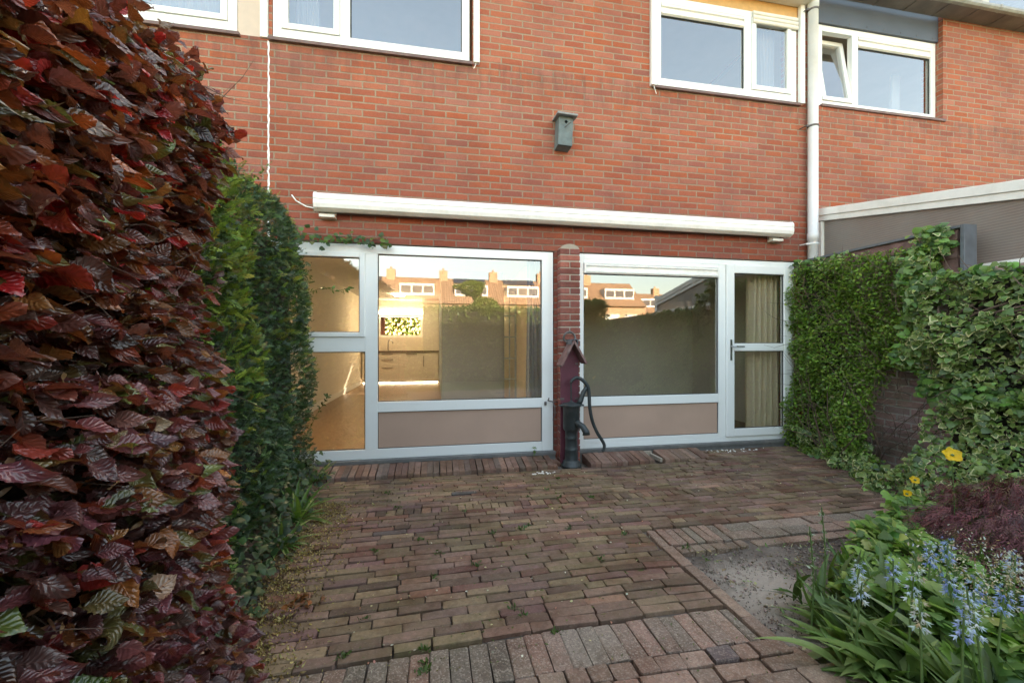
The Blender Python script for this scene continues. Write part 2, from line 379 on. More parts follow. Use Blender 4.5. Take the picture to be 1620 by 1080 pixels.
def pick(cols, probs, n, jit=.15):
    cols = np.array(cols, float); i = R.choice(len(cols), n, p=np.array(probs)/sum(probs))
    return np.clip(cols[i]*(1+R.normal(0, jit, (n, 1)))*(1+R.normal(0, jit*.3, (n, 3))), .003, .95)
def grid_leaf(nu, nv, width, curl=.15, fold=.15, pleat=0., serr=0., wave=0., seed=0, tip=1.2, npl=7, twist=0.):
    r = np.random.default_rng(seed); vs = []; uv = []; fs = []
    us = np.linspace(0, 1, nu); vv = np.linspace(-1, 1, nv); ph = r.uniform(0, 6)
    for i, u in enumerate(us):
        hw = width*math.sin(math.pi*u**.85)**.75*(1-.25*u**tip) if 0 < u < 1 else .004
        if serr and 0 < i < nu-1: hw *= 1+serr*(1 if i % 2 else -1)
        for v in vv:
            x = u; y = hw*v; z = -curl*u*u+fold*abs(y)+pleat*math.sin(2*math.pi*(npl*u-2.0*abs(v)*.5))*abs(v)*min(1, 3*(1-u))
            z += wave*math.sin(ph+5*u+v*2)*abs(v)
            if serr: x += -.03*abs(v)*(1 if i % 2 else 0)
            a = twist*u; y, z = y*math.cos(a)-z*math.sin(a), y*math.sin(a)+z*math.cos(a)
            vs.append((x, y, z)); uv.append((u, v*.5+.5))
    for i in range(nu-1):
        for j in range(nv-1):
            a = i*nv+j; fs.append((a, a+1, a+nv+1, a+nv))
    return dict(v=np.array(vs), f=fs, uv=np.array(uv))
def diamond_leaf(width=.3, curl=.1, fold=.2):
    v = np.array([(0,0,0),(.35,-width,fold*width),(.4,0,-curl*.2),(.35,width,fold*width),(.75,-width*.7,fold*width-curl*.5),(.75,0,-curl*.6),(.75,width*.7,fold*width-curl*.5),(1,0,-curl)])
    f = [(0,1,2),(0,2,3),(1,4,5,2),(2,5,6,3),(4,7,5),(5,7,6)]
    return dict(v=v, f=f, uv=np.c_[v[:,0], v[:,1]/(2*width)+.5])
def lobed_leaf(lobes, inner=.42, seed=0, droop=.12):
    """ivy-like: outline through lobes [(angle deg, radius)...]; uv.x = 0 centre .. 1 edge"""
    r = np.random.default_rng(seed); out = []
    for i, (a, rr) in enumerate(lobes):
        out.append((a+r.normal(0, 3), rr*(1+r.normal(0, .05))))
        if i < len(lobes)-1:
            a2 = (a+lobes[i+1][0])/2; out.append((a2, inner*(.9+.2*r.random())+.12))
    vs = [(.0, 0, 0)]; uv = [(0, .5)]
    for ring in (.68, 1.0):
        for a, rr in out:
            t = math.radians(a); x = rr*ring*math.cos(t); y = rr*ring*math.sin(t)
            z = -droop*(rr*ring)**2*2+.06*abs(y); vs.append((x, y, z)); uv.append((ring, a/360+.5))
    n = len(out); fs = []
    for i in range(n-1):
        fs.append((0, 1+i, 2+i)); fs.append((1+i, 1+n+i, 2+n+i, 2+i))
    fs.append((0, n, 1)); fs.append((n, 2*n, 1+n, 1))
    return dict(v=np.array(vs), f=fs, uv=np.array(uv))
def unit(n): 
    a = R.normal(0, 1, (n, 3)); return a/np.linalg.norm(a, axis=1, keepdims=True)

# ================================================================== GROUND
def wav(x, y):
    'the courses were never laid quite straight'
    return (.026*math.sin((x-.15)*2.3)+.006*math.sin(x*5+y*2))*min(1, max(0, (-1.3-y)/.6))*(1 if x < 1.31 else 0)
def gz(x, y):
    """slight sag of the patio towards the house"""
    t = min(1, max(0, (y+1.2)/.9)); k = min(1, max(0, (x-2.3)/.5)); return -.035*t*t*(3-2*t)*(1-k*k*(3-2*k)*1.1)
gb = MB(); nx, ny = 60, 60
mb = MB(); mb.add([(-150,-200,-.10),(150,-200,-.10),(150,150,-.10),(-150,150,-.10)], [(0,1,2,3)])
tag(mb.build('ground', M['lawn']), kind='structure')
mb = MB(); n = 110
xs = np.linspace(-3, 5, n); ys = np.linspace(-6.5, 0.0, n)
vv = [(x, y, gz(x, y)-.028+.012*math.sin(x*9+y*3)*math.sin(y*7)+(.030*max(0, math.sin((x-1.35)*2.2)) if (x > 1.42 and y < -2.1) else 0)*min(1, max(0, (-2.1-y)*4))*min(1, max(0, (x-1.42)*5))) for y in ys for x in xs]
ff = [(j*n+i, j*n+i+1, (j+1)*n+i+1, (j+1)*n+i) for j in range(n-1) for i in range(n-1)]
mb.add(vv, ff); tag(mb.build('soil_bed', M['soil'], smooth=True), kind='structure')

def paver(mb, x0, x1, y0, y1, top, h=.05, jz=.0022, tilt=.011, ja=.0, worn=.0042):
    """one worn brick: chamfered top, slightly skewed and tilted"""
    cx, cy = (x0+x1)/2, (y0+y1)/2; z = top+rnd.gauss(0, jz)
    tx, ty = rnd.gauss(0, tilt), rnd.gauss(0, tilt); a = rnd.gauss(0, .006)+ja; ca, sa = math.cos(a), math.sin(a)
    hx, hy = (x1-x0)/2, (y1-y0)/2; c = min(worn, hx*.4, hy*.4)
    vs = []
    def P(px, py, pz):
        px += rnd.gauss(0, .0018); py += rnd.gauss(0, .0016)
        return (cx+px*ca-py*sa, cy+px*sa+py*ca, z+pz+px*tx+py*ty)
    q = .55*c
    ring = lambda ex, ey, pz, k: [P(-ex+k,-ey,pz), P(ex-k,-ey,pz), P(ex,-ey+k,pz), P(ex,ey-k,pz), P(ex-k,ey,pz), P(-ex+k,ey,pz), P(-ex,ey-k,pz), P(-ex,-ey+k,pz)]
    vs = ring(hx, hy, -h, c)+ring(hx, hy, -c, c)+ring(hx-q*.6, hy-q*.6, -q*.5, c)+ring(hx-c*1.3, hy-c*1.3, 0, c*.8)
    fs = []
    for L in range(3):
        for i in range(8): fs.append((L*8+i, L*8+(i+1) % 8, (L+1)*8+(i+1) % 8, (L+1)*8+i))
    fs.append(tuple(24+i for i in range(8)))
    mb.add(vs, fs)
# courses of the patio, running parallel to the house
mb = MB(); y = -.315; row = 0; pitch = .0575
edge_r = lambda y: 4.28 if y > -1.74 else 1.305
while y > -2.545:
    if abs(y+1.12) < .03:                       # one odd course of half bricks set upright
        x = -1.3
        while x < 4.2:
            ww = rnd.uniform(.05, .075); paver(mb, x, x+ww-.006, y-.10, y-.004, gz(x, y)); x += ww
        y -= .106; row += 1; continue
    x = -1.35+rnd.uniform(0, .2); xr = edge_r(y)
    sag = rnd.uniform(-.3, .3)*.004
    while x < xr-.03:
        L = rnd.choice([.205]*7+[.10, .15, .195, .212])
        x1 = min(x+L, xr); 
        if x1-x > .035:
            yy = y+.006*math.sin(x*1.7+1)+wav((x+x1)/2, y); ja_ = math.atan2(wav(x1, y)-wav(x, y), x1-x)
            left_dirt = x < -.95 and y < -1.5
            if not left_dirt: paver(mb, x, x1-rnd.uniform(.004, .008), yy-rnd.uniform(.0490, .0535), yy, gz(x, y)-(.012 if x < -.8 and y < -1.4 else 0), ja=ja_)
        x = x1
    y -= pitch*rnd.uniform(.97, 1.03); row += 1
for j in range(4):                               # the courses run right up to the sill beside the door
    y = -.075-j*.0585; x = 2.86+.1*(j % 2)
    while x < 4.2: paver(mb, x, x+.2, y-.053, y, gz(x, y)+.002); x += .207
tag(mb.build('patio_paving', M['paver']), kind='structure')
# concrete soldier pavers at the front, upright row to the right of the path
mb = MB(); x = -1.0
while x < 1.30:
    ww = .0755; x1 = min(x+ww, 1.31); yo = rnd.gauss(0, .002)+wav(x, -2.6)
    paver(mb, x, x1-.005, -2.765+yo, -2.562+yo, -.002, jz=.0025, worn=.004); x = x1
x = 1.33
for k in range(9): paver(mb, x, x+.052, -1.965, -1.765, .0, jz=.002, ja=-.05); x += .060
while x < 3.6:
    paver(mb, x, x+.198, -1.87, -1.765, 0, jz=.002); paver(mb, x-.07, x+.13, -1.975, -1.878, 0, jz=.002); x += .206
tag(mb.build('concrete_paving', M['concrete_paver']), kind='structure')
mb = MB()
for k in range(5):                               # bricks laid lengthwise along the bed
    y1 = -1.985-k*.212; paver(mb, 1.322+rnd.gauss(0, .004), 1.378, y1-.206, y1, .004, jz=.003, ja=rnd.gauss(0, .01))
x = 1.40
for L in (.09, .07, .065, .09, .07, .06): paver(mb, x, x+L-.006, -2.055, -1.985, -.004, jz=.004); x += L
x = 1.9
while x < 3.2: paver(mb, x, x+.198, -2.06, -1.99, -.006, jz=.003); x += .205
# ragged front courses
x = -.9
while x < 1.30: L = rnd.choice([.10, .085, .11]); w_ = wav(x, -2.8); paver(mb, x, x+L-.008, -2.845+w_, -2.775+w_, .004, jz=.004, tilt=.02); x += L
x = -.9
while x < 1.36: L = rnd.choice([.20, .205, .10]); w_ = wav(x, -2.9); paver(mb, x, x+L-.008, -2.92+w_, -2.853+w_, .004, jz=.004, tilt=.02); x += L
for X0 in (1.33, 1.43): paver(mb, X0, X0+.085, -2.86, -2.79, -.008, tilt=.05)
for r_ in range(4):
    x = -.8+.1*(r_ % 2)
    while x < 1.45: w_ = wav(x, -3); paver(mb, x, x+.203, -3.03-r_*.108+w_, -2.93-r_*.108+w_, -.004+(.012 if x > 1. and r_ == 0 else 0), jz=.003, tilt=.012); x += .21
tag(mb.build('path_paving', M['paver_front']), kind='structure')
# raised brick-on-edge border against the frames
mb = MB()
def border(x0, x1, gaps=()):
    x = x0
    while x < x1:
        if not any(a < x < b for a, b in gaps):
            a = rnd.gauss(0, .004); dz = rnd.gauss(0, .002)
            X0, X1 = x+a, x+.0570+a
            vs = [(X0,-.05,.036+dz),(X1,-.05,.036+dz),(X1,-.30,.0+dz),(X0,-.30,.0+dz),(X0,-.05,-.05),(X1,-.05,-.05),(X1,-.306,-.05),(X0,-.306,-.05)]
            c = .004
            vs = [(X0,-.05,.036+dz),(X1,-.05,.036+dz),(X1-c,-.297,.001+dz),(X0+c,-.297,.001+dz),(X0,-.304,-.006+dz),(X1,-.304,-.006+dz),(X1,-.304,-.06),(X0,-.304,-.06),(X0,-.05,-.06),(X1,-.05,-.06)]
            fs = [(0,3,2,1),(3,4,5,2),(4,7,6,5),(0,8,7,4,3),(1,2,5,6,9),(0,1,9,8),(6,7,8,9)]
            mb.add(vs, fs)
        x += .0585
border(-1.30, 1.10); border(1.53, 2.82, gaps=((2.19, 2.31),))
kb = mb.build('brick_border', M['kerb_brick'], bevel=.003)
tag(kb, kind='structure')
mb = MB(); 
mb.box(2.175, 2.32, -.085, -.055, -.04, .030); mb.box(2.29, 2.32, -.30, -.0855, -.03, .010)
tag(mb.build('drain_surround', M['mortar'], bevel=.004), 'pale broken mortar around the missing brick in the right border', 'drain')
for i, (x, y, sx, sy, a, lb) in enumerate([(1.06,-.13,.16,.15,.3,'loose brown slab corner tipped by the left frame foot'), (1.14,-.28,.10,.09,-.2,'loose ochre brick lump beside the pump foot'), (1.20,-.12,.13,.11,.1,'loose flat stone between frame and brick pillar')]):
    mb = MB(); mb.box(-sx/2, sx/2, -sy/2, sy/2, -.05, .035-.012*i)
    o = mb.build('loose_brick', M['kerb_brick'], bevel=.008); o.location = (x, y, -.02); o.rotation_euler = (.12*(i-1), .1, a)
    tag(o, lb, 'brick', 'loose bricks by the pillar')

# ================================================================== HOUSES
def wall_mesh(mb, x0, x1, z0, z1, holes, y=0., depth=.24):
    xs = sorted({x0, x1, *[h[0] for h in holes], *[h[1] for h in holes]}); zs = sorted({z0, z1, *[h[2] for h in holes], *[h[3] for h in holes]})
    xs = [x for x in xs if x0 <= x <= x1]; zs = [z for z in zs if z0 <= z <= z1]
    for i in range(len(xs)-1):
        for j in range(len(zs)-1):
            cx, cz = (xs[i]+xs[i+1])/2, (zs[j]+zs[j+1])/2
            if any(h[0] < cx < h[1] and h[2] < cz < h[3] for h in holes): continue
            a, b, c, d = xs[i], xs[i+1], zs[j], zs[j+1]
            mb.add([(a,y,c),(b,y,c),(b,y,d),(a,y,d)], [(0,1,2,3)])
            mb.add([(a,y+depth,c),(b,y+depth,c),(b,y+depth,d),(a,y+depth,d)], [(3,2,1,0)])
    for a, b, c, d in holes:
        a, b, c, d = max(a,x0), min(b,x1), max(c,z0), min(d,z1); Y = y+depth
        mb.add([(a,y,c),(a,Y,c),(a,Y,d),(a,y,d)], [(0,1,2,3)]); mb.add([(b,y,c),(b,Y,c),(b,Y,d),(b,y,d)], [(3,2,1,0)])
        mb.add([(a,y,d),(b,y,d),(b,Y,d),(a,Y,d)], [(0,1,2,3)]); mb.add([(a,y,c),(b,y,c),(b,Y,c),(a,Y,c)], [(3,2,1,0)])
def fr(mb, x0, x1, z0, z1, wd, y0, y1):
    """rectangular ring, stiles full height, rails between; wd = (left, right, bottom, top)"""
    l, r, b, t = wd
    if l: mb.box(x0, x0+l, y0, y1, z0, z1)
    if r: mb.box(x1-r, x1, y0, y1, z0, z1)
    if b: mb.box(x0+l, x1-r, y0+.0005, y1, z0, z0+b)
    if t: mb.box(x0+l, x1-r, y0+.0005, y1, z1-t, z1)
def pane(x0, x1, z0, z1, y, parent, m='glass'):
    mb = MB(); mb.add([(x0,y,z0),(x1,y,z0),(x1,y,z1),(x0,y,z1)], [(0,1,2,3)])
    s = MB(); e = .006
    for a in ((x0, x0+e, z0, z1), (x1-e, x1, z0, z1), (x0+e, x1-e, z0, z0+e), (x0+e, x1-e, z1-e, z1)): s.box(a[0], a[1], y-.012, y-.002, a[2], a[3])
    s.build('gasket', M['seal'], parent)
    return mb.build('pane', M[m], parent)
Wt = 5.55
MH = empty('brick_house', (1.4, 0, 0)); tag(MH, 'red brick row house with two white window bays, brick pillar and back door', 'house', 'brick row houses')
LH = empty('brick_house', (-4, 0, 0)); tag(LH, 'red brick house left of the white sealant joint, behind the hedges', 'house', 'brick row houses')
RH = empty('brick_house', (8, 0, 0)); tag(RH, 'red brick house right of the white downpipe, with blue-grey panel over its window', 'house', 'brick row houses')
mb = MB(); wall_mesh(mb, -1.53, 4.40, -.1, Wt, [(-1.53,1.245,-.1,2.175),(1.50,4.235,-.1,2.175),(-1.50,.375,4.055,5.3),(2.40,4.26,4.055,5.3)]); mb.build('wall', M['brick'], MH)
mb = MB(); wall_mesh(mb, -9, -1.5305, -.1, Wt, [(-3.4,-1.5305,4.055,5.3)]); mb.build('wall', M['brick'], LH)
mb = MB(); wall_mesh(mb, 4.4005, 14, -.1, Wt, [(4.4005,6.463,4.07,Wt)]); mb.build('wall', M['brick'], RH)
# roofs, gables and rear walls (the rows block the low sun)
def shell(h, x0, x1, hole=None):
    mb = MB(); mb.prism([(-.12,5.55),(4.6,8.9),(9.3,5.55),(9.3,5.42),(4.6,8.75),(-.12,5.42)] if h is not RH else [(.02,5.60),(4.6,8.9),(9.3,5.55),(9.3,5.42),(4.6,8.75),(.02,5.47)], 'x', x0, x1); mb.build('roof', M['tiles'], h)
    mb = MB()
    wall_mesh(mb, x0, x1, -.1, 5.5, [hole] if hole else [], y=8.9, depth=.25); mb.build('rear_wall', M['brick'], h)
shell(LH, -9, -1.54); shell(MH, -1.53, 4.40, (-1.75, -.25, 1.30, 2.12)); shell(RH, 4.405, 14)

# ---- ground floor left bay
y0, y1 = .012, .075
wf = MB()
fr(wf, -1.52, 1.234, .066, 2.167, (.07, .122, .095, .087), y0, y1)
wf.box(-.672, -.555, y0, y1, .161, 2.080)
wf.box(-1.45, -.672, y0+.0005, y1, 1.118, 1.262)
wf.box(-.555, 1.112, y0+.0005, y1, .523, .622)
W1 = wf.build('window', M['frame'], MH, bevel=.004); W1['label'] = 'wide white framed bay with kitchen behind, left of the brick pillar'
mb = MB(); fr(mb, -1.45, -.672, 1.262, 2.080, (.05,.05,.045,.045), -.006, .045); mb.build('sash', M['frame'], W1, bevel=.005)
pane(-1.398, -.724, 1.309, 2.033, .03, W1); pane(-1.448, -.674, .163, 1.116, .04, W1); pane(-.553, 1.110, .624, 2.078, .04, W1)
mb = MB(); mb.box(-.553, 1.110, .035, .06, .163, .521); mb.build('infill_panel', M['beige'], W1)
mb = MB(); mb.box(-.553, 1.110, .028, .0345, .163, .167); mb.box(-.553, 1.110, .028, .0345, .517, .521); mb.box(-.553, -.549, .028, .0345, .167, .517); mb.box(1.106, 1.110, .028, .0345, .167, .517); mb.build('gasket', M['seal'], W1)
mb = MB(); mb.box(-1.52, 1.25, -.035, .10, .030, .0655); mb.box(-1.52, 1.25, -.02, .10, -.08, .030); mb.build('sill', M['grey_sill'], W1, bevel=.004)
# ---- ground floor right bay with door
wf = MB()
fr(wf, 1.505, 4.225, .066, 2.167, (.070, .050, .055, .060), y0, y1)
wf.box(3.212, 3.297, y0, y1, .121, 2.107)
wf.box(1.575, 3.212, y0+.0005, y1, .121, .162); wf.box(1.575, 3.212, y0+.0005, y1, .522, .620); wf.box(1.575, 3.212, y0+.0005, y1, 2.066, 2.107)
W2 = wf.build('window', M['frame'], MH, bevel=.004); W2['label'] = 'wide white framed bay right of the brick pillar, next to the glazed door'
pane(1.577, 3.210, .622, 1.955, .04, W2, 'glass')
mb = MB(); mb.box(1.577, 3.210, .035, .06, .164, .520); mb.build('infill_panel', M['beige'], W2)
mb = MB(); mb.box(1.577, 3.210, .028, .0345, .164, .168); mb.box(1.577, 3.210, .028, .0345, .516, .520); mb.box(1.577, 1.581, .028, .0345, .168, .516); mb.box(3.206, 3.210, .028, .0345, .168, .516); mb.build('gasket', M['seal'], W2)
mb = MB(); mb.prism([(.06,1.957),(.012,1.957),(-.002,1.972),(-.002,1.990),(.016,2.002),(.016,2.030),(-.004,2.040),(-.004,2.058),(.02,2.064),(.06,2.064)], 'x', 1.60, 3.19); mb.box(1.577,1.60,-.008,.06,1.957,2.064); mb.box(3.19,3.210,-.008,.06,1.957,2.064); mb.build('vent', M['white_metal'], W2)
mb = MB(); mb.box(1.495, 4.235, -.030, .10, .030, .0655); mb.box(1.495, 4.235, -.015, .10, -.08, .030); mb.build('sill', M['grey_sill'], W2, bevel=.004)
dm = MB(); fr(dm, 3.301, 4.172, .126, 2.104, (.098, .103, .088, .092), -.012, .050); dm.box(3.399, 4.069, -.0115, .050, 1.112, 1.200)
D1 = dm.build('door', M['frame'], MH, bevel=.006)
pane(3.401, 4.067, 1.202, 2.010, .02, D1); pane(3.401, 4.067, .216, 1.110, .02, D1)
mb = MB(); mb.box(3.338, 3.362, -.022, -.0125, 1.005, 1.245); mb.tube([(3.35,-.02,1.165),(3.35,-.065,1.165),(3.37,-.07,1.165),(3.48,-.07,1.163)], .009, 10); mb.tube([(3.35,-.0225,1.07),(3.35,-.03,1.07)], .008, 10)
mb.build('handle', M['steel'], D1, bevel=.003)
for z in (.30, 1.12, 1.90): mb = MB(); mb.tube([(4.178,-.018,z-.04),(4.178,-.018,z+.04)], .008, 8); mb.build('hinge', M['white_metal'], D1, smooth=True)
# threshold hook on the left bay
mb = MB(); mb.tube([(1.17,-.01,.60),(1.17,-.03,.60),(1.17,-.045,.63)], .006, 8); mb.tube([(1.17,-.03,.60),(1.23,-.04,.585),(1.27,-.04,.585)], .006, 8); mb.tube([(1.215,-.045,.585),(1.235,-.055,.52),(1.235,-.055,.45),(1.222,-.05,.42)], .006, 8); mb.box(1.135,1.155,-.015,.011,.55,.585)
o = mb.build('door_hook', M['rust_metal'], smooth=True); tag(o, 'small rusty iron hook hanging on the white frame left of the brick pillar', 'hook')

# ---- brick pillar between the bays (real bricks)
pl = empty('brick_pillar', (1.385, -.05, 0)); tag(pl, 'slim red brick pillar with round mortar cap between the two white bays', 'pillar')
mb = MB(); z = -.06; k = 0; px0, px1, py0, py1 = 1.272, 1.490, -.112, .05
while z < 2.17:
    def pb(a, b, c, d):
        j = lambda: rnd.gauss(0, .0012)
        mb.box(a+j(), b+j(), c+j(), d+j(), z+j(), z+.0575+j())
    if k % 2: pb(px0, px1, py0, -.012); pb(px0, px1, -.002, py1)
    else: pb(px0, 1.3755, py0, py1); pb(1.3865, px1, py0, py1)
    z += BP; k += 1
mb.build('brickwork', M['pilaster_brick'], pl, bevel=.006)
mb = MB(); mb.box(px0+.008, px1-.008, py0+.006, .06, -.08, 2.172); mb.build('joints', M['mortar'], pl)
mb = MB()
for i in range(10):
    a = math.pi*i/10; b = math.pi*(i+1)/10; cx = 1.381
    f = lambda t, s: (cx-.105*math.cos(t), s, 2.172+.062*math.sin(t))
    mb.add([f(a,py0+.004), f(b,py0+.004), f(b,-.001), f(a,-.001)], [(0,1,2,3)])
mb.add([(1.381-.105*math.cos(math.pi*i/10), py0+.004, 2.172+.062*math.sin(math.pi*i/10)) for i in range(11)], [tuple(range(11))])
mb.build('cap', M['mortar'], pl)

# ---- upstairs windows
def upper_window(h, x0, x1, z0, z1, split, ysh, label, sash_side='R', vent=True, tilt=False, sash=True):
    ya, yb = ysh, ysh+.065
    wf = MB(); fr(wf, x0, x1, z0, z1, (.075,.075,.10,.075), ya, yb); wf.box(split-.045, split+.045, ya, yb, z0+.10, z1-.075)
    W = wf.build('window', M['frame'], h, bevel=.004); W['label'] = label
    lo = (x0+.075, split-.045); hi = (split+.045, x1-.075)
    s, p = (hi, lo) if sash_side == 'R' else (lo, hi)
    zt = z1-.075; vt = .125 if vent else 0
    pane(p[0]+.002, p[1]-.002, z0+.102, zt-vt-.002, ya+.03, W, 'glass_coated')
    if vent:
        mb = MB(); mb.prism([(ya+.05,zt-vt),(ya+.012,zt-vt),(ya-.004,zt-vt+.012),(ya-.004,zt-vt+.030),(ya+.012,zt-vt+.040),(ya+.012,zt-.045),(ya-.006,zt-.035),(ya-.006,zt-.012),(ya+.02,zt-.002),(ya+.05,zt-.002)], 'x', p[0]+.004, p[1]-.004); mb.build('vent', M['white_metal'], W)
    sm = MB(); fr(sm, s[0]+.003, s[1]-.003, z0+.103, zt-.003, (.055,.055,.055,.055), ya-.012, yb-.02)
    so_ = sm.build('sash', M['frame'], W, bevel=.004)
    pn = MB(); a, b, c, d = s[0]+.058, s[1]-.058, z0+.158, zt-.058
    pn.add([(a,ya+.012,c),(b,ya+.012,c),(b,ya+.012,d),(a,ya+.012,d)], [(0,1,2,3)]); po = pn.build('pane', M['glass_coated'], W)
    if tilt:
        piv = Vector((0, ya+.02, z0+.105)); T = Matrix.Translation(piv) @ Matrix.Rotation(-rad(9), 4, 'X') @ Matrix.Translation(-piv)
        so_.data.transform(T); po.data.transform(T)
    mb = MB(); mb.box(x0-.03, x1+.03, -.035 if ysh < .05 else -.02, ya+.03, z0-.032, z0-.0015); mb.build('sill', M['brown_sill'], W, bevel=.003)
    return W, s, p
upper_window(MH, -1.495, .345, 4.058, 5.20, -.855, .0, 'big white upstairs window at the top left with narrow sash on its left', 'L', vent=False)
upper_window(MH, 2.405, 4.245, 4.058, 5.075, 3.585, .0, 'white upstairs window left of the downpipe, with vent strip and roller slats', 'R')
upper_window(RH, 4.62, 6.458, 4.095, 5.128, 5.185, .078, 'white upstairs window right of the downpipe, left sash tilted open', 'L', tilt=True)
upper_window(LH, -3.35, -1.80, 4.062, 5.20, -2.75, .0, 'white upstairs window at the far left behind the red leaves', 'R', vent=False)
mb = MB(); mb.box(-1.797, -1.60, .010, .05, 4.06, 5.25); mb.build('cladding', M['cream_panel'], LH)
mb = MB(); mb.box(-1.598, -1.533, -.025, .05, 4.045, 5.25); mb.build('guide_rail', M['frame'], LH, bevel=.004)
for nm, a, b in (('guide_rail', .385, .445), ('guide_rail', 2.340, 2.398), ('guide_rail', 4.262, 4.322)):
    mb = MB(); mb.box(a, b, -.045, .0-.0005, 4.045, 5.21); mb.box(a+.012, b-.012, -.049, -.0455, 4.045, 5.21); mb.build(nm, M['frame'], MH, bevel=.003)
mb = MB(); mb.tube([(2.37,-.03,4.05),(2.385,-.035,4.0),(2.405,-.03,3.955)], .004, 6); mb.build('drain_tube', M['white_metal'], MH)
mb = MB(); mb.tube([(.41,-.03,4.05),(.40,-.035,4.01),(.385,-.03,3.985)], .004, 6); mb.build('drain_tube', M['white_metal'], MH)
mb = MB(); mb.box(2.40, 4.26, .004, .06, 5.078, 5.215); mb.build('head_board', M['ochre'], MH)
mb = MB(); mb.prism([(.0-.001,5.21),(-.15,5.21),(-.185,5.25),(-.185,5.38),(-.15,5.42),(-.001,5.42)], 'x', 2.325, 4.395); mb.build('shutter_box', M['cream_box'], MH, bevel=.004)
mb = MB(); mb.prism([(.0-.001,5.22),(-.15,5.22),(-.185,5.26),(-.185,5.38),(-.15,5.42),(-.001,5.42)], 'x', -1.53, .46); mb.build('shutter_box', M['cream_box'], MH, bevel=.004)
mb = MB()
for k in range(3):
    zc = 4.95+k*.048
    mb.prism([(-.014+.018*math.cos(t)*-1-.0, zc+.024*math.sin(t)) for t in [math.pi*(-.5+i/8) for i in range(9)]], 'x', 3.635, 4.245)
mb.build('shutter_slats', M['cream_box'], MH)
# blue-grey fascia panels of the right house
mb = MB(); mb.box(4.402, 6.460, .050, .12, 5.131, Wt); mb.box(4.402, 4.617, .060, .12, 4.07, 5.1305); mb.build('fascia_panel', M['blue_panel'], RH)
for i in range(8): mb = MB(); mb.tube([(4.55+i*.26, .051, 5.165), (4.55+i*.26, .046, 5.165)], .007, 8); mb.build('screw', M['rust_metal'], RH)
# gutter with boarded underside
mb = MB(); mb.box(4.43, 14, -.20, .02 if False else -.001, 5.405, 5.425); 
for i in range(20): mb.box(4.43+i*.46, 4.445+i*.46, -.205, -.002, 5.396, 5.4045)
mb.build('soffit', M['soffit'], RH)
mb = MB(); mb.prism([(-.2005,5.40),(-.235,5.405),(-.252,5.425),(-.252,5.455),(-.24,5.455),(-.238,5.432),(-.2005,5.426)], 'x', 4.43, 14)
for i in range(9): mb.prism([(-.2005,5.394),(-.238,5.399),(-.258,5.421),(-.258,5.462),(-.236,5.462),(-.236,5.457),(-.253,5.457),(-.253,5.425),(-.2005,5.401)], 'x', 4.9+i*1.05, 4.93+i*1.05)
mb.build('gutter', M['gutter'], RH)
mb = MB(); mb.box(-9, 4.39, -.26, -.23, 5.44, 5.56); mb.box(-9, 4.39, -.26, 0-.001, 5.43, 5.44); mb.build('gutter', M['gutter'], MH)
dr = MB(); fr(dr, 6.6, 13, 5.72, 7.1, (.1,.1,.12,.12), .42, .50); 
for X in (7.9, 9.2, 10.5, 11.8): dr.box(X-.06, X+.06, .42, .50, 5.84, 6.98)
DW = dr.build('dormer', M['far_white'], RH); mb = MB(); mb.add([(6.7,.47,5.84),(12.9,.47,5.84),(12.9,.47,6.98),(6.7,.47,6.98)], [(0,1,2,3)]); mb.build('pane', M['glass_coated'], DW)
mb = MB(); mb.box(6.6, 13, .35, 3.5, 7.1, 7.25); mb.build('dormer_roof', M['gutter'], DW)

# ---- sealant joint
mb = MB(); N_ = 60; L_ = []; R_ = []
for i in range(N_+1):
    z = 2.2+i*(4.028-2.2)/N_; x = -1.531+rnd.gauss(0, .0022); wdt = .0085*rnd.uniform(.7, 1.25)
    L_.append((x-wdt, -.0015, z)); R_.append((x+wdt, -.0015, z))
for i in range(N_): mb.add([L_[i], R_[i], R_[i+1], L_[i+1], ((L_[i][0]+R_[i][0])/2, -.006, L_[i][2]), ((L_[i+1][0]+R_[i+1][0])/2, -.006, L_[i+1][2])], [(0,4,5,3),(4,1,2,5)])
o = mb.build('sealant_joint', M['frame'], MH)

# ---- awning cassette
aw = empty('awning', (1.5, -.08, 2.5)); tag(aw, 'long closed white awning cassette across the brick wall above the bays', 'awning')
prof = [(-.035,2.445),(-.105,2.432),(-.150,2.456),(-.160,2.492),(-.160,2.520),(-.153,2.527),(-.160,2.534),(-.160,2.566),(-.140,2.592),(-.090,2.600),(-.035,2.594)]
mb = MB(); mb.prism(prof, 'x', -1.075, 4.03); mb.build('cassette', M['white_metal'], aw, bevel=.003)
for a, b in ((-1.102, -1.0755), (4.0305, 4.055)):
    mb = MB(); mb.prism([(p*1.02+.001, (q-2.51)*1.06+2.51) for p, q in prof], 'x', a, b); mb.build('end_cap', M['white_metal'], aw, bevel=.004)
for X in (-1.07, 3.84):
    mb = MB(); mb.box(X, X+.14, -.09, -.001, 2.385, 2.4145); mb.box(X, X+.14, -.034, -.001, 2.42, 2.60); mb.build('bracket', M['cream_box'], aw, bevel=.004)
mb = MB(); mb.tube([(-1.33,-.004,2.60),(-1.29,-.012,2.545),(-1.20,-.015,2.495),(-1.11,-.03,2.478),(-.99,-.045,2.40)], .0065, 8); o = mb.build('awning_cable', M['white_metal'], smooth=True)
tag(o, 'thin white cable looping from the brick wall to the left end of the awning', 'cable')

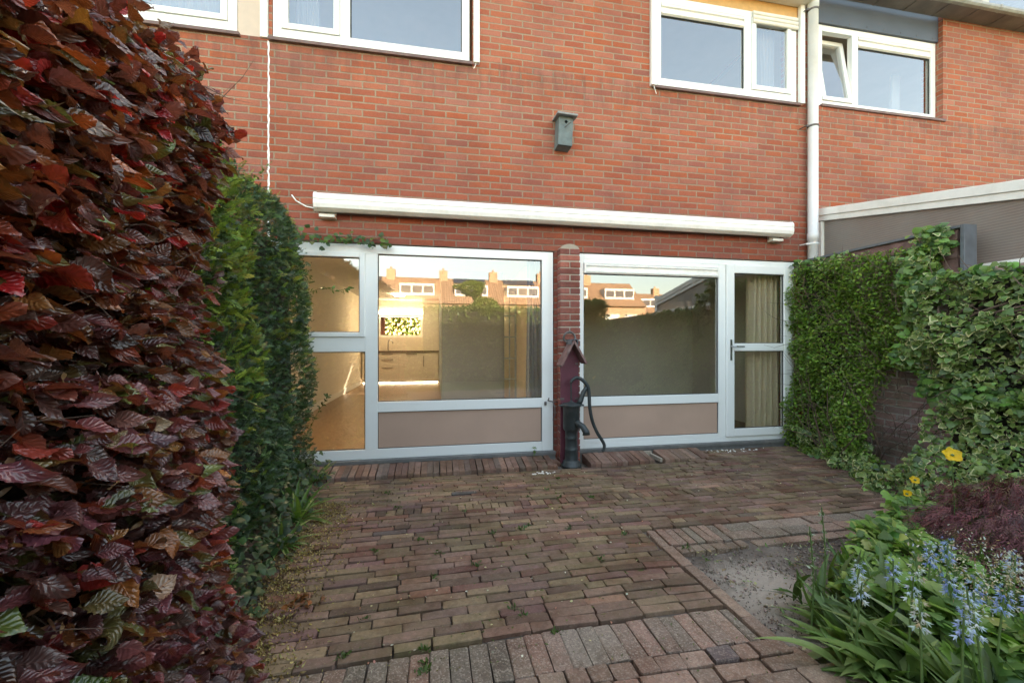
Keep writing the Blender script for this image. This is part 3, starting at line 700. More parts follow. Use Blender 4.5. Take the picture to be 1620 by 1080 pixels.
# ---- downpipe
dp = empty('downpipe', (4.40, -.075, 0)); tag(dp, 'white plastic rain downpipe running full height down the brick wall', 'downpipe')
mb = MB(); mb.lathe([(.053,-.03),(.053,2.42),(.059,2.423),(.059,2.50),(.053,2.503),(.053,5.17),(.060,5.173),(.060,5.27),(.054,5.273),(.054,5.42)], 4.395, -.078, 28); mb.build('pipe', M['pvc_pipe'], dp, smooth=False)
for z in (.9, 2.36, 3.75, 5.12):
    mb = MB(); mb.lathe([(.0545,z),(.060,z+.004),(.060,z+.020),(.0545,z+.024)], 4.395, -.078, 24); mb.box(4.30,4.345,-.088,-.072,z+.002,z+.022); mb.tube([(4.305,-.08,z+.012),(4.29,-.001,z+.012)], .006, 8); mb.build('clamp', M['rust_metal'] if z in (3.75, 5.12) else M['pvc_pipe'], dp)
bpy.data.objects['pipe'].data.polygons.foreach_set('use_smooth', [len(p.vertices) == 4 for p in bpy.data.objects['pipe'].data.polygons])

# ---- bird box
bb = empty('bird_box', (1.33, -.09, 3.4)); tag(bb, 'weathered grey wooden bird box with round hole hung on the brick wall', 'bird box')
T = Matrix.Translation((1.322, 0, 3.40)) @ Matrix.Rotation(rad(2.5), 4, 'Y')
mb = MB(); 
def TB(mb, *a): mb.box(*a, M=T); return mb
TB(mb, -.075, -.060, -.135, -.003, -.165, .145); TB(mb, .060, .075, -.135, -.003, -.165, .145); TB(mb, -.0595, .0595, -.125, -.003, -.165, -.150); TB(mb, -.0595, .0595, -.016, -.003, -.1495, .145)
mb.build('body', M['birdbox'], bb, bevel=.002)
mb = MB(); hx, hz, hr, n = 0., .075, .017, 20     # front board with a real hole
angs = sorted([2*math.pi*(k+.5)/16 for k in range(16)]+[math.atan2(b, a) % (2*math.pi) for a, b in ((.075,.070),(-.075,.070),(-.075,-.24),(.075,-.24))])
out = []; inn = []
for t in angs:
    c, s = math.cos(t), math.sin(t); q = .075/max(abs(c), 1e-6); q2 = (.070 if s > 0 else .24)/max(abs(s), 1e-6); q = min(q, q2)
    out.append((hx+q*c, hz+q*s)); inn.append((hx+hr*c, hz+hr*s))
vs = [T @ Vector((a, -.150, b)) for a, b in out]+[T @ Vector((a, -.150, b)) for a, b in inn]+[T @ Vector((a, -.1355, b)) for a, b in inn]+[T @ Vector((a, -.1355, b)) for a, b in out]
fs = []
for k in range(n):
    j = (k+1) % n; fs += [(k, j, n+j, n+k), (n+k, n+j, 2*n+j, 2*n+k), (3*n+k, k, j, 3*n+j) , (2*n+k, 2*n+j, 3*n+j, 3*n+k)]
mb.add(vs, fs); mb.build('front_board', M['birdbox'], bb)
mb = MB(); mb.box(-.108, .108, -.205, -.002, 0, .020, M=T @ Matrix.Translation((0,0,.148)) @ Matrix.Rotation(rad(7), 4, 'X')); mb.build('lid', M['birdlid'], bb, bevel=.002)
mb = MB(); mb.tube([T @ Vector((-.012,-.152,.015)), T @ Vector((.0,-.175,.026)), T @ Vector((.035,-.20,.05))], .004, 6); mb.build('perch', M['rust_metal'], bb)
mb = MB(); TB(mb, -.05, .05, -.124, -.02, -.149, .14); 

# ---- hand pump with its little roofed board
hp = empty('hand_pump', (1.36, -.215, 0)); tag(hp, 'black cast iron garden hand pump with curved handle in front of the brick pillar', 'pump')
cx, cy = 1.355, -.225
mb = MB(); mb.lathe([(.100,-.045),(.100,-.02),(.085,-.012),(.085,.01),(.070,.02),(.066,.03),(.062,.12),(.064,.125),(.064,.14),(.060,.145),(.059,.235),(.063,.24),(.063,.255),(.060,.26),(.062,.315),(.078,.330),(.084,.345),(.084,.555),(.088,.56),(.088,.565)], cx, cy, 32); mb.build('barrel', M['iron'], hp, smooth=True)
mb = MB(); mb.lathe([(.10,.566),(.102,.571),(.102,.584),(.094,.590),(.04,.600),(.018,.612),(.012,.62)], cx, cy, 32); mb.box(cx-.125, cx+.125, cy-.03, cy+.03, .5665, .5825); mb.build('lid', M['iron'], hp, bevel=.002)
mb = MB(); mb.tube([(cx+.02,cy-.05,.40),(cx+.04,cy-.085,.405),(cx+.075,cy-.13,.38),(cx+.098,cy-.155,.335),(cx+.10,cy-.158,.305)], [.030,.030,.031,.034,.038], 16); mb.build('spout', M['iron'], hp, smooth=True)
mb = MB(); mb.tube([(cx,cy,.60),(cx-.004,cy,.80)], .008, 8); mb.build('rod', M['iron'], hp)
mb = MB(); mb.tube([(cx+.075,cy,.58),(cx+.10,cy,.62),(cx+.125,cy,.70),(cx+.165,cy,.755),(cx+.185,cy,.765)], [.030,.027,.022,.020,.017], 10); mb.build('fulcrum', M['iron'], hp, smooth=True)
def catmull(pts, k=6):
    P = [Vector(p) for p in pts]; P = [2*P[0]-P[1]]+P+[2*P[-1]-P[-2]]; o = []
    for i in range(1, len(P)-2):
        for j in range(k):
            t = j/k; o.append(.5*((2*P[i])+(-P[i-1]+P[i+1])*t+(2*P[i-1]-5*P[i]+4*P[i+1]-P[i+2])*t*t+(-P[i-1]+3*P[i]-3*P[i+1]+P[i+2])*t**3))
    return o+[P[-2]]
hpts = [(cx-.008,cy,.795),(cx+.012,cy,.83),(cx+.06,cy-.002,.853),(cx+.12,cy-.005,.825),(cx+.17,cy-.01,.765),(cx+.185,cy-.012,.69),(cx+.19,cy-.015,.56),(cx+.215,cy-.02,.42),(cx+.262,cy-.03,.30),(cx+.315,cy-.035,.215),(cx+.338,cy-.038,.165),(cx+.330,cy-.04,.12),(cx+.312,cy-.04,.105)]
mb = MB(); hh = catmull(hpts); rr = [.014+.006*math.sin(min(1, i/30)*math.pi*.6)-.004*(i/len(hh)) for i in range(len(hh))]; rr[-1] = .015; rr[-2] = .014; mb.tube(hh, rr, 12); mb.build('handle', M['iron'], hp, smooth=True)
bd = empty('pump_board', (1.37, -.13, 0)); tag(bd, 'maroon wooden back board with small pitched roof behind the hand pump', 'board')
mb = MB(); mb.prism([(1.270,-.04),(1.462,-.04),(1.462,1.03),(1.366,1.195),(1.270,1.03)], 'y', -.142, -.118); mb.build('plank', M['maroon_wood'], bd, bevel=.003)
ap = Vector((1.372, 0, 1.225))
for s, L, nm in ((-1, .285, 'left'), (1, .265, 'right')):
    a = rad(62 if s < 0 else 60)
    Tm = Matrix.Translation(ap) @ (Matrix.Rotation(a if s > 0 else math.pi-a, 4, 'Y'))
    mb = MB(); mb.box(0, L, -.27, -.114, -.011 if s > 0 else -.011, .011, M=Tm); mb.build('roof_board', M['weathered_wood'], bd, bevel=.003)
mb = MB(); mb.box(1.335, 1.41, -.275, -.113, 1.236, 1.242); mb.box(1.335, 1.341, -.275, -.113, 1.19, 1.2355); mb.box(1.404, 1.41, -.275, -.113, 1.19, 1.2355); mb.build('ridge_cap', M['lead'], bd)
mb = MB(); c0 = Vector((1.357,-.16,1.262)); ring = [c0+Vector((.062*math.cos(t), .01*math.sin(2*t), .055*math.sin(t))) for t in [2*math.pi*i/28 for i in range(29)]]; mb.tube(ring, .011, 10, caps=False); o = mb.build('iron_ring', M['rust_metal'], smooth=True); tag(o, 'rusty round iron ring resting on the small roof above the pump', 'ring')
for z in (.62, .98):
    for a, b in ((1.262, 1.305), (1.425, 1.455)): mb = MB(); mb.box(a, b, -.150, -.1425, z, z+.02); mb.build('strap', M['rust_metal'], bd)

# ================================================================== INTERIOR (seen through the panes)
mb = MB(); mb.box(-2.05, 4.35, .11, 8.88, -.02, .085); mb.build('floor', M['wood_floor'], MH)
mb = MB(); mb.box(-2.05, 4.35, .245, 8.88, 2.45, 2.60); mb.build('ceiling', M['ceiling_paint'], MH)
mb = MB(); mb.box(-2.10, -2.0, .245, 8.2, .085, 2.45); mb.build('interior_wall', M['plaster'], MH)
mb = MB(); wall_mesh(mb, -2.0, .15, .085, 2.45, [(-1.62,-.36,1.38,2.02)], y=8.2, depth=.68); mb.build('interior_wall', M['plaster'], MH)
mb = MB(); mb.box(-1.985, -1.97, .25, 7.5, .0855, .19); mb.build('skirting', M['ceiling_paint'], MH)
mb = MB(); mb.box(.12, 1.18, 3.0, 3.1, .085, 2.45); mb.box(.12, .20, 3.1, 8.2, .085, 2.45); mb.build('interior_wall', M['grey_wall'], MH)
mb = MB(); mb.box(1.44, 1.52, .245, 8.2, .085, 2.45); mb.build('interior_wall', M['plaster'], MH)
mb = MB(); mb.box(1.52, 4.35, 2.1, 2.2, .085, 2.45); mb.box(4.30, 4.35, .245, 2.1, .085, 2.45); mb.build('interior_wall', M['taupe_wall'], MH)
mb = MB(); mb.box(1.53, 2.18, 1.75, 2.09, .085, 2.45); mb.build('chimney_breast', M['plaster'], MH)
# hall door with muntins in the gap right of the grey wall
gd = MB(); X0, X1, Yd = 1.185, 1.437, 3.03
fr(gd, X0, X1, .086, 2.2, (.03,.03,.12,.06), Yd, Yd+.04)
for z in (.55, .92, 1.30, 1.68): gd.box(X0+.03, X1-.03, Yd+.005, Yd+.03, z, z+.025)
gd.box((X0+X1)/2-.01, (X0+X1)/2+.01, Yd+.0045, Yd+.031, .206, 2.14)
o = gd.build('hall_door', M['grey_wall'], MH)
# kitchen run with counter, drawers and tap
kt = empty('kitchen_unit', (-.9, 7.9, .085)); tag(kt, 'cream kitchen base units with dark counter and tap below the rear window', 'kitchen unit')
mb = MB(); mb.box(-1.98, .10, 7.62, 8.19, .20, .955); mb.build('carcass', M['cabinet'], kt)
mb = MB()
for a, b in ((-1.96,-1.62),(-1.61,-1.02),(-1.01,-.36),(-.35,.09)):
    for c, d in ((.22,.56),(.57,.76),(.77,.93)) if b < -.9 else ((.22,.93),): mb.box(a, b, 7.598, 7.619, c, d)
mb.build('drawer_front', M['cabinet'], kt, bevel=.003)
mb = MB(); mb.box(-1.99, .11, 7.57, 8.19, .956, .995); mb.build('countertop', M['counter'], kt)
for a, b, z in ((-1.9,-1.7,.73),(-1.45,-1.15,.73),(-1.45,-1.15,.90),(-1.45,-1.15,.52),(-.8,-.5,.90)): mb = MB(); mb.box(a, b, 7.575, 7.5975, z, z+.012); mb.build('handle', M['rust_metal'], kt)
mb = MB(); mb.box(-.32,-.305,7.575,7.5975,.55,.85); mb.build('handle', M['rust_metal'], kt)
mb = MB(); mb.tube([(-1.30,7.85,.99),(-1.30,7.85,1.22),(-1.28,7.82,1.29),(-1.24,7.80,1.30),(-1.18,7.78,1.26),(-1.17,7.78,1.20)], .014, 10); mb.build('tap', M['steel'], kt, smooth=True)
mb = MB(); mb.box(-1.95, .08, 7.64, 7.67, .10, .118); mb.build('plinth_light', M['led'], kt)
mb = MB(); mb.box(-.33, .10, 7.60, 8.19, .997, 2.4); mb.build('tall_cupboard', M['cabinet'], kt)
mb = MB(); fr(mb, -1.62, -.36, 1.38, 2.02, (.06,.06,.06,.06), 8.24, 8.30); o = mb.build('kitchen_window', M['frame'], MH); pane(-1.558, -.422, 1.442, 1.958, 8.27, o)
mb = MB(); mb.box(-1.62, -.36, 8.10, 8.16, 2.06, 2.11); o = mb.build('lamp_strip', M['led']); tag(o, 'glowing warm light strip above the kitchen window, seen through the left bay', 'lamp')
# ceiling lamps of kitchen and hall; the front one is added, unseen, for brightness
for X, Y in ((-1.0, .9), (-.9, 6.6), (1.31, 5.2)):
    mb = MB(); mb.lathe([(.10,2.40),(.14,2.41),(.14,2.449)], X, Y, 20); o = mb.build('ceiling_lamp', M['lamp_glow'], smooth=False); tag(o, {.9:'added warm ceiling lamp out of view inside the left bay, brightening the room', 6.6:'round warm ceiling lamp in front of the kitchen units', 5.2:'round warm ceiling lamp in the hall behind the glazed inner door'}[Y], 'lamp', 'ceiling lamps')
def curtain(name, x0, x1, y, z0, z1, m, folds, amp, label, seed=0, gather=1.0):
    r = random.Random(seed); mb = MB(); N = folds*10; nz = 14; vs = []
    ph = [r.uniform(-.6, .6) for _ in range(folds+2)]
    for j in range(nz+1):
        t = j/nz; z = z1+(z0-z1)*t; sp = 1+(gather-1)*t
        for i in range(N+1):
            u = i/N; xc = (x0+x1)/2+(u-.5)*(x1-x0)*sp+.006*math.sin(t*6+u*9)
            vs.append((xc, y+amp*math.sin(2*math.pi*(u*folds)+ph[int(u*folds)]*t)*(.7+.3*t)+.3*amp*math.sin(u*31+t*2), z))
    fs = [(j*(N+1)+i, j*(N+1)+i+1, (j+1)*(N+1)+i+1, (j+1)*(N+1)+i) for j in range(nz) for i in range(N)]
    mb.add(vs, fs); o = mb.build(name, m, smooth=True); tag(o, label, 'curtain'); return o
curtain('curtain', 3.76, 4.12, .20, .10, 2.32, M['curtain'], 5, .060, 'long cream pleated curtain hanging behind the glazed back door', 1, 1.12)
curtain('curtain', 1.02, 1.30, .34, .10, 2.35, M['net'], 7, .03, 'pale net curtain at the right edge of the left bay', 2)
curtain('curtain', -1.36, -1.14, .22, 4.05, 5.2, M['net'], 6, .02, 'white net curtain in the narrow sash of the top left window', 3)
curtain('curtain', -3.3, -1.85, .22, 4.05, 5.2, M['net'], 22, .012, 'grey white net curtain in the far left upstairs window', 4)
curtain('curtain', 3.78, 4.04, .12, 4.05, 4.98, M['net'], 6, .02, 'white net curtain in the sash under the roller slats', 5)
mb = MB(); mb.add([(6.04,.30,4.19),(6.17,.30,4.19),(6.40,.45,4.95),(6.27,.45,4.95),(6.04,.33,4.19),(6.17,.33,4.19),(6.40,.48,4.95),(6.27,.48,4.95)], [(0,1,2,3),(4,7,6,5),(0,4,5,1),(1,5,6,2),(2,6,7,3),(3,7,4,0)]); o = mb.build('slanted_strip', M['net']); tag(o, 'pale diagonal strip behind the large pane right of the downpipe', 'board')  # pale slanted slab put in for the diagonal strip in this pane
for a, b, h in ((-9, -1.6, LH), (-1.5, 4.36, MH), (4.45, 13.9, RH)):
    mb = MB(); mb.box(a, b, 1.9, 2.0, 2.6, 5.5); mb.box(a, b, .245, 1.9, 2.61, 2.7); mb.box(a, b, .245, 1.9, 5.4, 5.45); mb.build('interior_wall', M['taupe_wall'], h)

# ================================================================== GARDEN WALL, VERANDA
gw = empty('garden_wall', (4.4, -2, 0)); tag(gw, 'mossy brick garden wall under the ivy on the right', 'wall')
mb = MB(); mb.box(4.30, 4.42, -6.5, -.02, -.1, 1.80); mb.build('brickwork', M['brick_garden'], gw)
mb = MB(); mb.box(4.315, 4.40, -1.50, -.02, 1.801, 2.16)
for z in (1.92, 2.04): mb.box(4.305, 4.3145, -1.50, -.02, z, z+.10)
mb.build('timber_screen', M['weathered_wood'], gw)
mb = MB(); mb.box(4.285, 4.43, -1.53, -.02, 2.161, 2.185); mb.box(4.285, 4.42, -1.56, -1.531, 1.78, 2.185); mb.build('lead_capping', M['lead'], gw, bevel=.003)
va = empty('veranda', (4.6, -2, 0)); tag(va, 'neighbour veranda side with sloping white beam and ribbed brown sheet', 'veranda')
sl_ = lambda y: 2.825+.19*y
def beamz(y0_, y1_, x0_, x1_, top, bot): 
    mb.add([(x0_,y0_,sl_(y0_)+bot),(x1_,y0_,sl_(y0_)+bot),(x1_,y0_,sl_(y0_)+top),(x0_,y0_,sl_(y0_)+top),(x0_,y1_,sl_(y1_)+bot),(x1_,y1_,sl_(y1_)+bot),(x1_,y1_,sl_(y1_)+top),(x0_,y1_,sl_(y1_)+top)], [(0,1,2,3),(7,6,5,4),(0,4,5,1),(1,5,6,2),(2,6,7,3),(3,7,4,0)])
mb = MB(); beamz(-3.6, -.002, 4.54, 4.62, .0, -.085); beamz(-3.6, -.002, 4.555, 4.62, -.086, -.15); mb.build('beam', M['white_metal'], va, bevel=.004)
mb = MB(); mb.box(4.55, 4.62, -3.6, -.002, 1.78, 1.872); mb.box(4.55, 4.60, -.045, -.002, 1.873, 2.66); mb.build('rail', M['white_metal'], va, bevel=.004)
mb = MB(); mb.add([(4.585,-3.6,1.873),(4.585,-.05,1.873),(4.585,-.05,sl_(-.05)-.15),(4.585,-3.6,sl_(-3.6)-.15)], [(0,1,2,3)]); mb.build('side_sheet', M['poly_sheet'], va)
mb = MB(); beamz(-3.6, -.002, 4.63, 8.0, -.03, -.06); mb.build('roof_sheet', M['poly_sheet'], va)
mb = MB(); mb.box(4.56, 4.66, -3.7, -3.601, -.1, 2.2); mb.build('post', M['white_metal'], va)

# ================================================================== BEHIND THE CAMERA (only reflected)
def row_house(x, y, w_, label, solar=True, chim=True):
    e = empty('row_house', (x, y, 0)); tag(e, label, 'house', 'row houses across the gardens, mirrored in the panes')
    mb = MB(); mb.box(x+.02, x+w_-.02, y-8, y, -.1, 5.3); mb.build('wall', M['far_brick'], e)
    mb = MB(); mb.prism([(y+.3,5.25),(y-4,8.4),(y-8.3,5.25)], 'x', x+.01, x+w_-.01); mb.build('roof', M['tiles'], e)
    if chim: mb = MB(); mb.box(x-.45, x+.45, y-4.3, y-3.5, 7.6, 9.2); mb.tube([(x,y-3.9,9.2),(x,y-3.9,9.5)], .12, 10); mb.build('chimney', M['far_brick'], e)
    mb = MB(); mb.box(x+1.1, x+4.6, y-3, y-.9, 6.15, 7.35); d = mb.build('dormer', M['far_white'], e)
    mb = MB()
    for k in range(3): mb.box(x+1.25+k*1.12, x+2.20+k*1.12, y-.899, y-.885, 6.40, 7.10)
    mb.build('pane', M['solar'], d)
    if solar: mb = MB(); T_ = Matrix.Translation((x+1.1, y-3.9, 8.36)) @ Matrix.Rotation(math.atan2(3.15, 4.3)*-1, 4, 'X'); mb.box(0, 3.5, 0.05, 1.05, .05, .09, M=T_); mb.build('solar_panel', M['solar'], e)
    mb = MB()
    for k in range(2): mb.box(x+.6+k*2.4, x+2.4+k*2.4, y+.001, y+.03, 3.1, 4.4); mb.box(x+.6+k*2.4, x+2.4+k*2.4, y+.001, y+.03, .3, 2.3)
    mb.build('window', M['far_white'], e)
for i in range(-3, 4): row_house(.9+5.55*i, -38, 5.55, ['brick row house with roof panels and white dormer', 'brick row house with a bare roof and white dormer'][i % 2]+', %s in row' % ['fourth','fifth','sixth','seventh','first','second','third'][i], solar=i % 2 == 0 or i == 1)
for i in range(4): row_house(20.0+5.8*i, -47, 5.8, 'farther brick row house with white dormer, %s in its row' % ['first','second','third','fourth'][i], solar=False)

# ================================================================== VEGETATION
def leaf_mat(name, rough=.4, trans=.35, veins=0, vstr=.5, spec=.5, redden=None, back=None, tboost=1.0):
    m = Mat(name); c = m.attr('Col'); g = m.obj()
    c = m.mix(m.maprange(m.noise(60, 5, .7, g), .35, .7, 0, .35), c, m.mix(1, c, (.5,.45,.42), 'MULTIPLY'))
    nn = None
    if veins:
        uv = m.n('TexCoord').outputs['UV']; sp = m.n('SeparateXYZ'); m.l(uv, sp.inputs[0])
        av = m.math('ABSOLUTE', m.math('SUBTRACT', sp.outputs[1], .5))
        sv = m.math('SINE', m.math('MULTIPLY', m.math('SUBTRACT', sp.outputs[0], m.math('MULTIPLY', av, .55)), 2*math.pi*veins))
        mid = m.maprange(av, .0, .035, 1, 0)
        c = m.mix(m.maprange(sv, .55, 1, 0, .12), c, m.mix(1, c, (2.0,1.7,1.7), 'MULTIPLY')); c = m.mix(m.math('MULTIPLY', mid, .45), c, m.mix(1, c, (2.6,2.2,2.0), 'MULTIPLY'))
        nn = m.bump(m.math('ADD', sv, m.math('MULTIPLY', mid, -1.5)), vstr, .0016)
    tc = c
    if redden: tc = m.mix(.6, m.mix(1, c, (tboost*1.0, tboost*1.0, tboost*1.0), 'MULTIPLY'), redden)
    else: tc = m.mix(1, c, (1.2*tboost, 1.5*tboost, .7*tboost), 'MULTIPLY')
    return m.leaf(c, rough, trans, tc, nn, spec)
M['beech'] = leaf_mat('beech_leaf', .28, .28, veins=7, vstr=.5, redden=(.42,.09,.014), tboost=2.0, spec=1.0)
M['yew'] = leaf_mat('yew_needle', .42, .2)
M['shrub'] = leaf_mat('shrub_leaf', .42, .3)
M['backlit'] = leaf_mat('thin_leaf', .5, .7)
M['strap'] = leaf_mat('strap_leaf', .35, .35)
_g = Mat('grit'); _g.bsdf(_g.attr('Col'), .95, 0, .2); M['grit_attr'] = _g.m
M['petal_blue'] = leaf_mat('petal', .6, .35)
M['maple'] = leaf_mat('maple_leaf', .5, .3, redden=(.16,.02,.02))
def ivy_mat():
    m = Mat('ivy_leaf'); c = m.attr('Col'); g = m.obj(); uv = m.n('TexCoord').outputs['UV']; sp = m.n('SeparateXYZ'); m.l(uv, sp.inputs[0])
    r = m.island(); nz = m.noise(55, 3, .6, g)
    thr = m.math('MULTIPLY_ADD', r, .62, .70)
    e = m.maprange(m.math('SUBTRACT', m.math('ADD', sp.outputs[0], m.math('MULTIPLY_ADD', nz, .5, -.25)), thr), 0, .06)
    c2 = m.mix(m.math('MULTIPLY', e, .88), c, (.60,.56,.28))
    c2 = m.mix(m.maprange(m.noise(120, 3, .6, g), .5, .6, 0, .35), c2, m.mix(1, c2, (1.5,1.5,1.6), 'MULTIPLY'))
    return m.leaf(c2, .38, .25, m.mix(1, c2, (1.1,1.4,.6), 'MULTIPLY'))
M['ivy'] = ivy_mat()
M['bark'] = simple('bark', (.13,.085,.06), .9, var=.35, scale=20, bump=.7)
M['core_dark'] = simple('core_dark', (.022,.018,.012), .95, var=.5, scale=14, bump=1.0, bscale=30)  # near black for the added backing cores inside hedges and ivy
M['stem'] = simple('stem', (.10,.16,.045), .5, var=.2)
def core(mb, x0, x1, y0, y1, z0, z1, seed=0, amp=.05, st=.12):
    """added dark backing box inside a hedge, roughened, so nothing shows through"""
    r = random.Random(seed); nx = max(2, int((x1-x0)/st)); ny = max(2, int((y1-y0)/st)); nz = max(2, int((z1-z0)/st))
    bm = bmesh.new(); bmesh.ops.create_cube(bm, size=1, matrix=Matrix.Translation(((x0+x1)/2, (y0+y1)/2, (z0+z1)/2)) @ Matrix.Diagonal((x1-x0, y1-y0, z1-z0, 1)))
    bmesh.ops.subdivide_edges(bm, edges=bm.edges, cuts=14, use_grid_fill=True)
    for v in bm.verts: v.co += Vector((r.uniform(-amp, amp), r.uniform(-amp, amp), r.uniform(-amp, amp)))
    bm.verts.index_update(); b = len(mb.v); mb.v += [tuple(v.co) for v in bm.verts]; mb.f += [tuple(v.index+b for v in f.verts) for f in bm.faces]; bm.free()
def twigs(mb, n, fn, L=(.15, .4), r0=.003, seed=0):
    r = random.Random(seed)
    for _ in range(n):
        p, d = fn(r); l = r.uniform(*L); pts = [p]; 
        for k in range(4):
            d = (d+Vector((r.gauss(0, .25), r.gauss(0, .25), r.gauss(0, .25)))).normalized(); pts.append(pts[-1]+d*l/4)
        mb.tube(pts, [r0, r0*.9, r0*.7, r0*.5, r0*.3], 5, caps=False)

# ---- copper beech hedge, close to the camera on the left
bh = empty('beech_hedge', (-1.1, -4, 0)); tag(bh, 'tall copper beech hedge of large glossy purple-red leaves close on the left', 'hedge')
protos = [grid_leaf(19, 7, w_, curl=c_, fold=fo, pleat=.016, serr=.075, wave=wv, seed=i, npl=7, twist=tw) for i, (w_, c_, fo, wv, tw) in enumerate([(.31,.20,.15,.12,.4),(.34,.02,.30,.16,-.7),(.29,.42,.05,.18,.9),(.33,.14,.36,.10,-.2),(.28,-.20,.12,.20,.5),(.35,.32,-.15,.14,-1.0),(.30,.1,.5,.12,1.3)])]
Y0, Y1, ZT = -5.3, -2.50, 2.13
def beech_pts(n, ya, yb, depth=.26):
    y = R.uniform(ya, yb, n); z = R.uniform(-.02, ZT+.05, n); dd = R.uniform(0, 1, n)**1.5*depth
    topr = np.clip((z-(ZT-.28))/.28, 0, 1)**2*.16; endr = np.clip((y-(Y1-.22))/.22, 0, 1)**2*.16
    bul = .05*np.sin(y*4.1+z*2.2)+.04*np.sin(z*6.3-y*3)
    x = -.705+bul-dd-topr-endr-.06*np.clip(1-z/2.1, 0, 1)*0+.05*np.clip(.7-z, 0, 1)
    z = z+.022*np.sin(z*2*np.pi/.115+y*6)          # leaves lie in loose tiers
    return np.c_[x, y, z], dd/depth
p1, d1 = beech_pts(9800, -4.15, Y1); p2, d2 = beech_pts(2600, Y0, -4.15)
n3 = 1500; x3 = R.uniform(-1.7, -.8, n3); dd3 = R.uniform(0, 1, n3)**1.5*.2
p3 = np.c_[x3, Y1-dd3+.03*np.sin(x3*7), R.uniform(0, ZT, n3)]; d3 = dd3/.2
n4 = 2600; p4 = np.c_[R.uniform(-1.7, -.80, n4), R.uniform(Y0, Y1, n4), ZT-R.uniform(0, 1, n4)**1.5*.16+.05]; d4 = np.zeros(n4)+.3
P = np.r_[p1, p2, p3, p4]; D = np.r_[d1, d2, d3, d4]; n = len(P)
outw = np.r_[np.tile([1., .25, 0], (len(p1), 1)), np.tile([1., 0, 0], (len(p2), 1)), np.tile([.2, 1., 0], (n3, 1)), np.tile([.4, 0, .4], (n4, 1))]
ax = outw*1.0+np.c_[R.normal(0, .40, n), R.normal(0, .62, n), R.normal(-.10, .30, n)]
nm = np.c_[R.normal(.42, .38, n), R.normal(-.10, .38, n), R.normal(1, .2, n)]
L = R.uniform(.044, .086, n)*np.where(P[:, 1] < -3., 1.02, .92)
cols = pick([(.135,.045,.042),(.165,.065,.055),(.10,.055,.048),(.22,.045,.024),(.24,.100,.026),(.10,.09,.026),(.11,.16,.032),(.26,.030,.022),(.30,.18,.10),(.062,.030,.022)], [.20,.16,.14,.06,.10,.14,.025,.02,.010,.15], n, .32)
hi = (P[:, 2] > 1.25) & (D < .5) & (R.random(n) < .20); cols[hi] = pick([(.42,.018,.022),(.30,.070,.015),(.14,.065,.018)], [.4,.3,.3], hi.sum(), .2)
lo = (P[:, 2] < 1.1); cols[lo] = cols[lo]*[1.08, 1.06, 1.2]
scatter_mesh('foliage', protos, R.integers(0, 7, n), frames_from(ax, nm, P, L), cols, M['beech'], bh)
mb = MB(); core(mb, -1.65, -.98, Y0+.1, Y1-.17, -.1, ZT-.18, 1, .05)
mb.build('dark_core', M['core_dark'], bh)
mb = MB(); twigs(mb, 420, lambda r: (Vector((r.uniform(-1.0, -.80), r.uniform(-4.2, Y1-.1), r.uniform(0, ZT-.1))), Vector((1, r.gauss(.2, .5), r.gauss(.1, .5))).normalized()), (.12, .30), .0018, 3)
mb.build('twigs', M['bark'], bh)
# dry bud scales and papery husks between the leaves
pr = [grid_leaf(5, 3, .10, curl=.5, fold=.3, wave=.2, seed=40), grid_leaf(5, 3, .16, curl=-.4, fold=.3, wave=.2, seed=41)]
Pn, _ = beech_pts(1500, -4.1, Y1, .12); n = len(Pn)
scatter_mesh('bud_scales', pr, R.integers(0, 2, n), frames_from(unit(n)+[.5,0,-.3], unit(n), Pn, R.uniform(.015, .032, n)), pick([(.34,.19,.10),(.26,.13,.07),(.42,.28,.17)], [1,1,1], n), M['shrub'], bh)

# ---- yew hedge
yh = empty('yew_hedge', (-1.5, -1.2, 0)); tag(yh, 'clipped dark green yew hedge with yellow-green tips between beech and house', 'hedge')
def sprig(nn, ln, wd, ang, seed, spread=.3):
    r = random.Random(seed); vs = []; fs = []; uv = []
    for i in range(nn):
        u = .05+.95*i/(nn-1); 
        for s in (-1, 1):
            a = math.radians(ang*(1-.45*u)+r.uniform(-10, 10)); l = ln*(1-.35*u)*r.uniform(.8, 1.1); dz = r.uniform(-spread, spread)*.5
            dx, dy = math.cos(a), s*math.sin(a); b = len(vs); px, py = -dy*wd, dx*wd
            z0 = -.12*u*u
            vs += [(u-px*.4, -py*.4, z0), (u+dx*l*.5+px, dy*l*.5+py, z0+dz*l*.6), (u+dx*l, dy*l, z0+dz*l), (u+dx*l*.5-px, dy*l*.5-py, z0+dz*l*.6)]; fs.append((b, b+1, b+2, b+3)); uv += [(u, .5)]*4
    return dict(v=np.array(vs), f=fs, uv=np.array(uv))
sp_dark = [sprig(11, .34, .045, 58, 1), sprig(9, .42, .055, 62, 2, .6), sprig(8, .36, .07, 50, 3, .8)]
sp_tip = [sprig(12, .42, .032, 50, 4, .4), sprig(10, .5, .036, 44, 5, .7)]
def yew_pts(n, ya, yb, depth=.10):
    y = R.uniform(ya, yb, n); z = R.uniform(0, 2.33, n); dd = R.uniform(0, 1, n)**1.4*depth
    x = -1.135+.035*np.sin(y*5+z*3)+.03*np.sin(z*8-y*4)-dd-np.clip((z-2.05)/.28, 0, 1)**2*.16-np.clip((y+.30)/.25, 0, 1)**2*.05
    x += .07*np.clip((-y-.4)/1.6, 0, 1)*np.clip(1-z/1.2, 0, 1)
    z = z-np.clip((y+.75)/.7, 0, 1)**1.5*.28*np.clip(z-1.2, 0, 1)
    return np.c_[x, y, z]
Pn = yew_pts(13500, -2.55, -.06); n = len(Pn); 
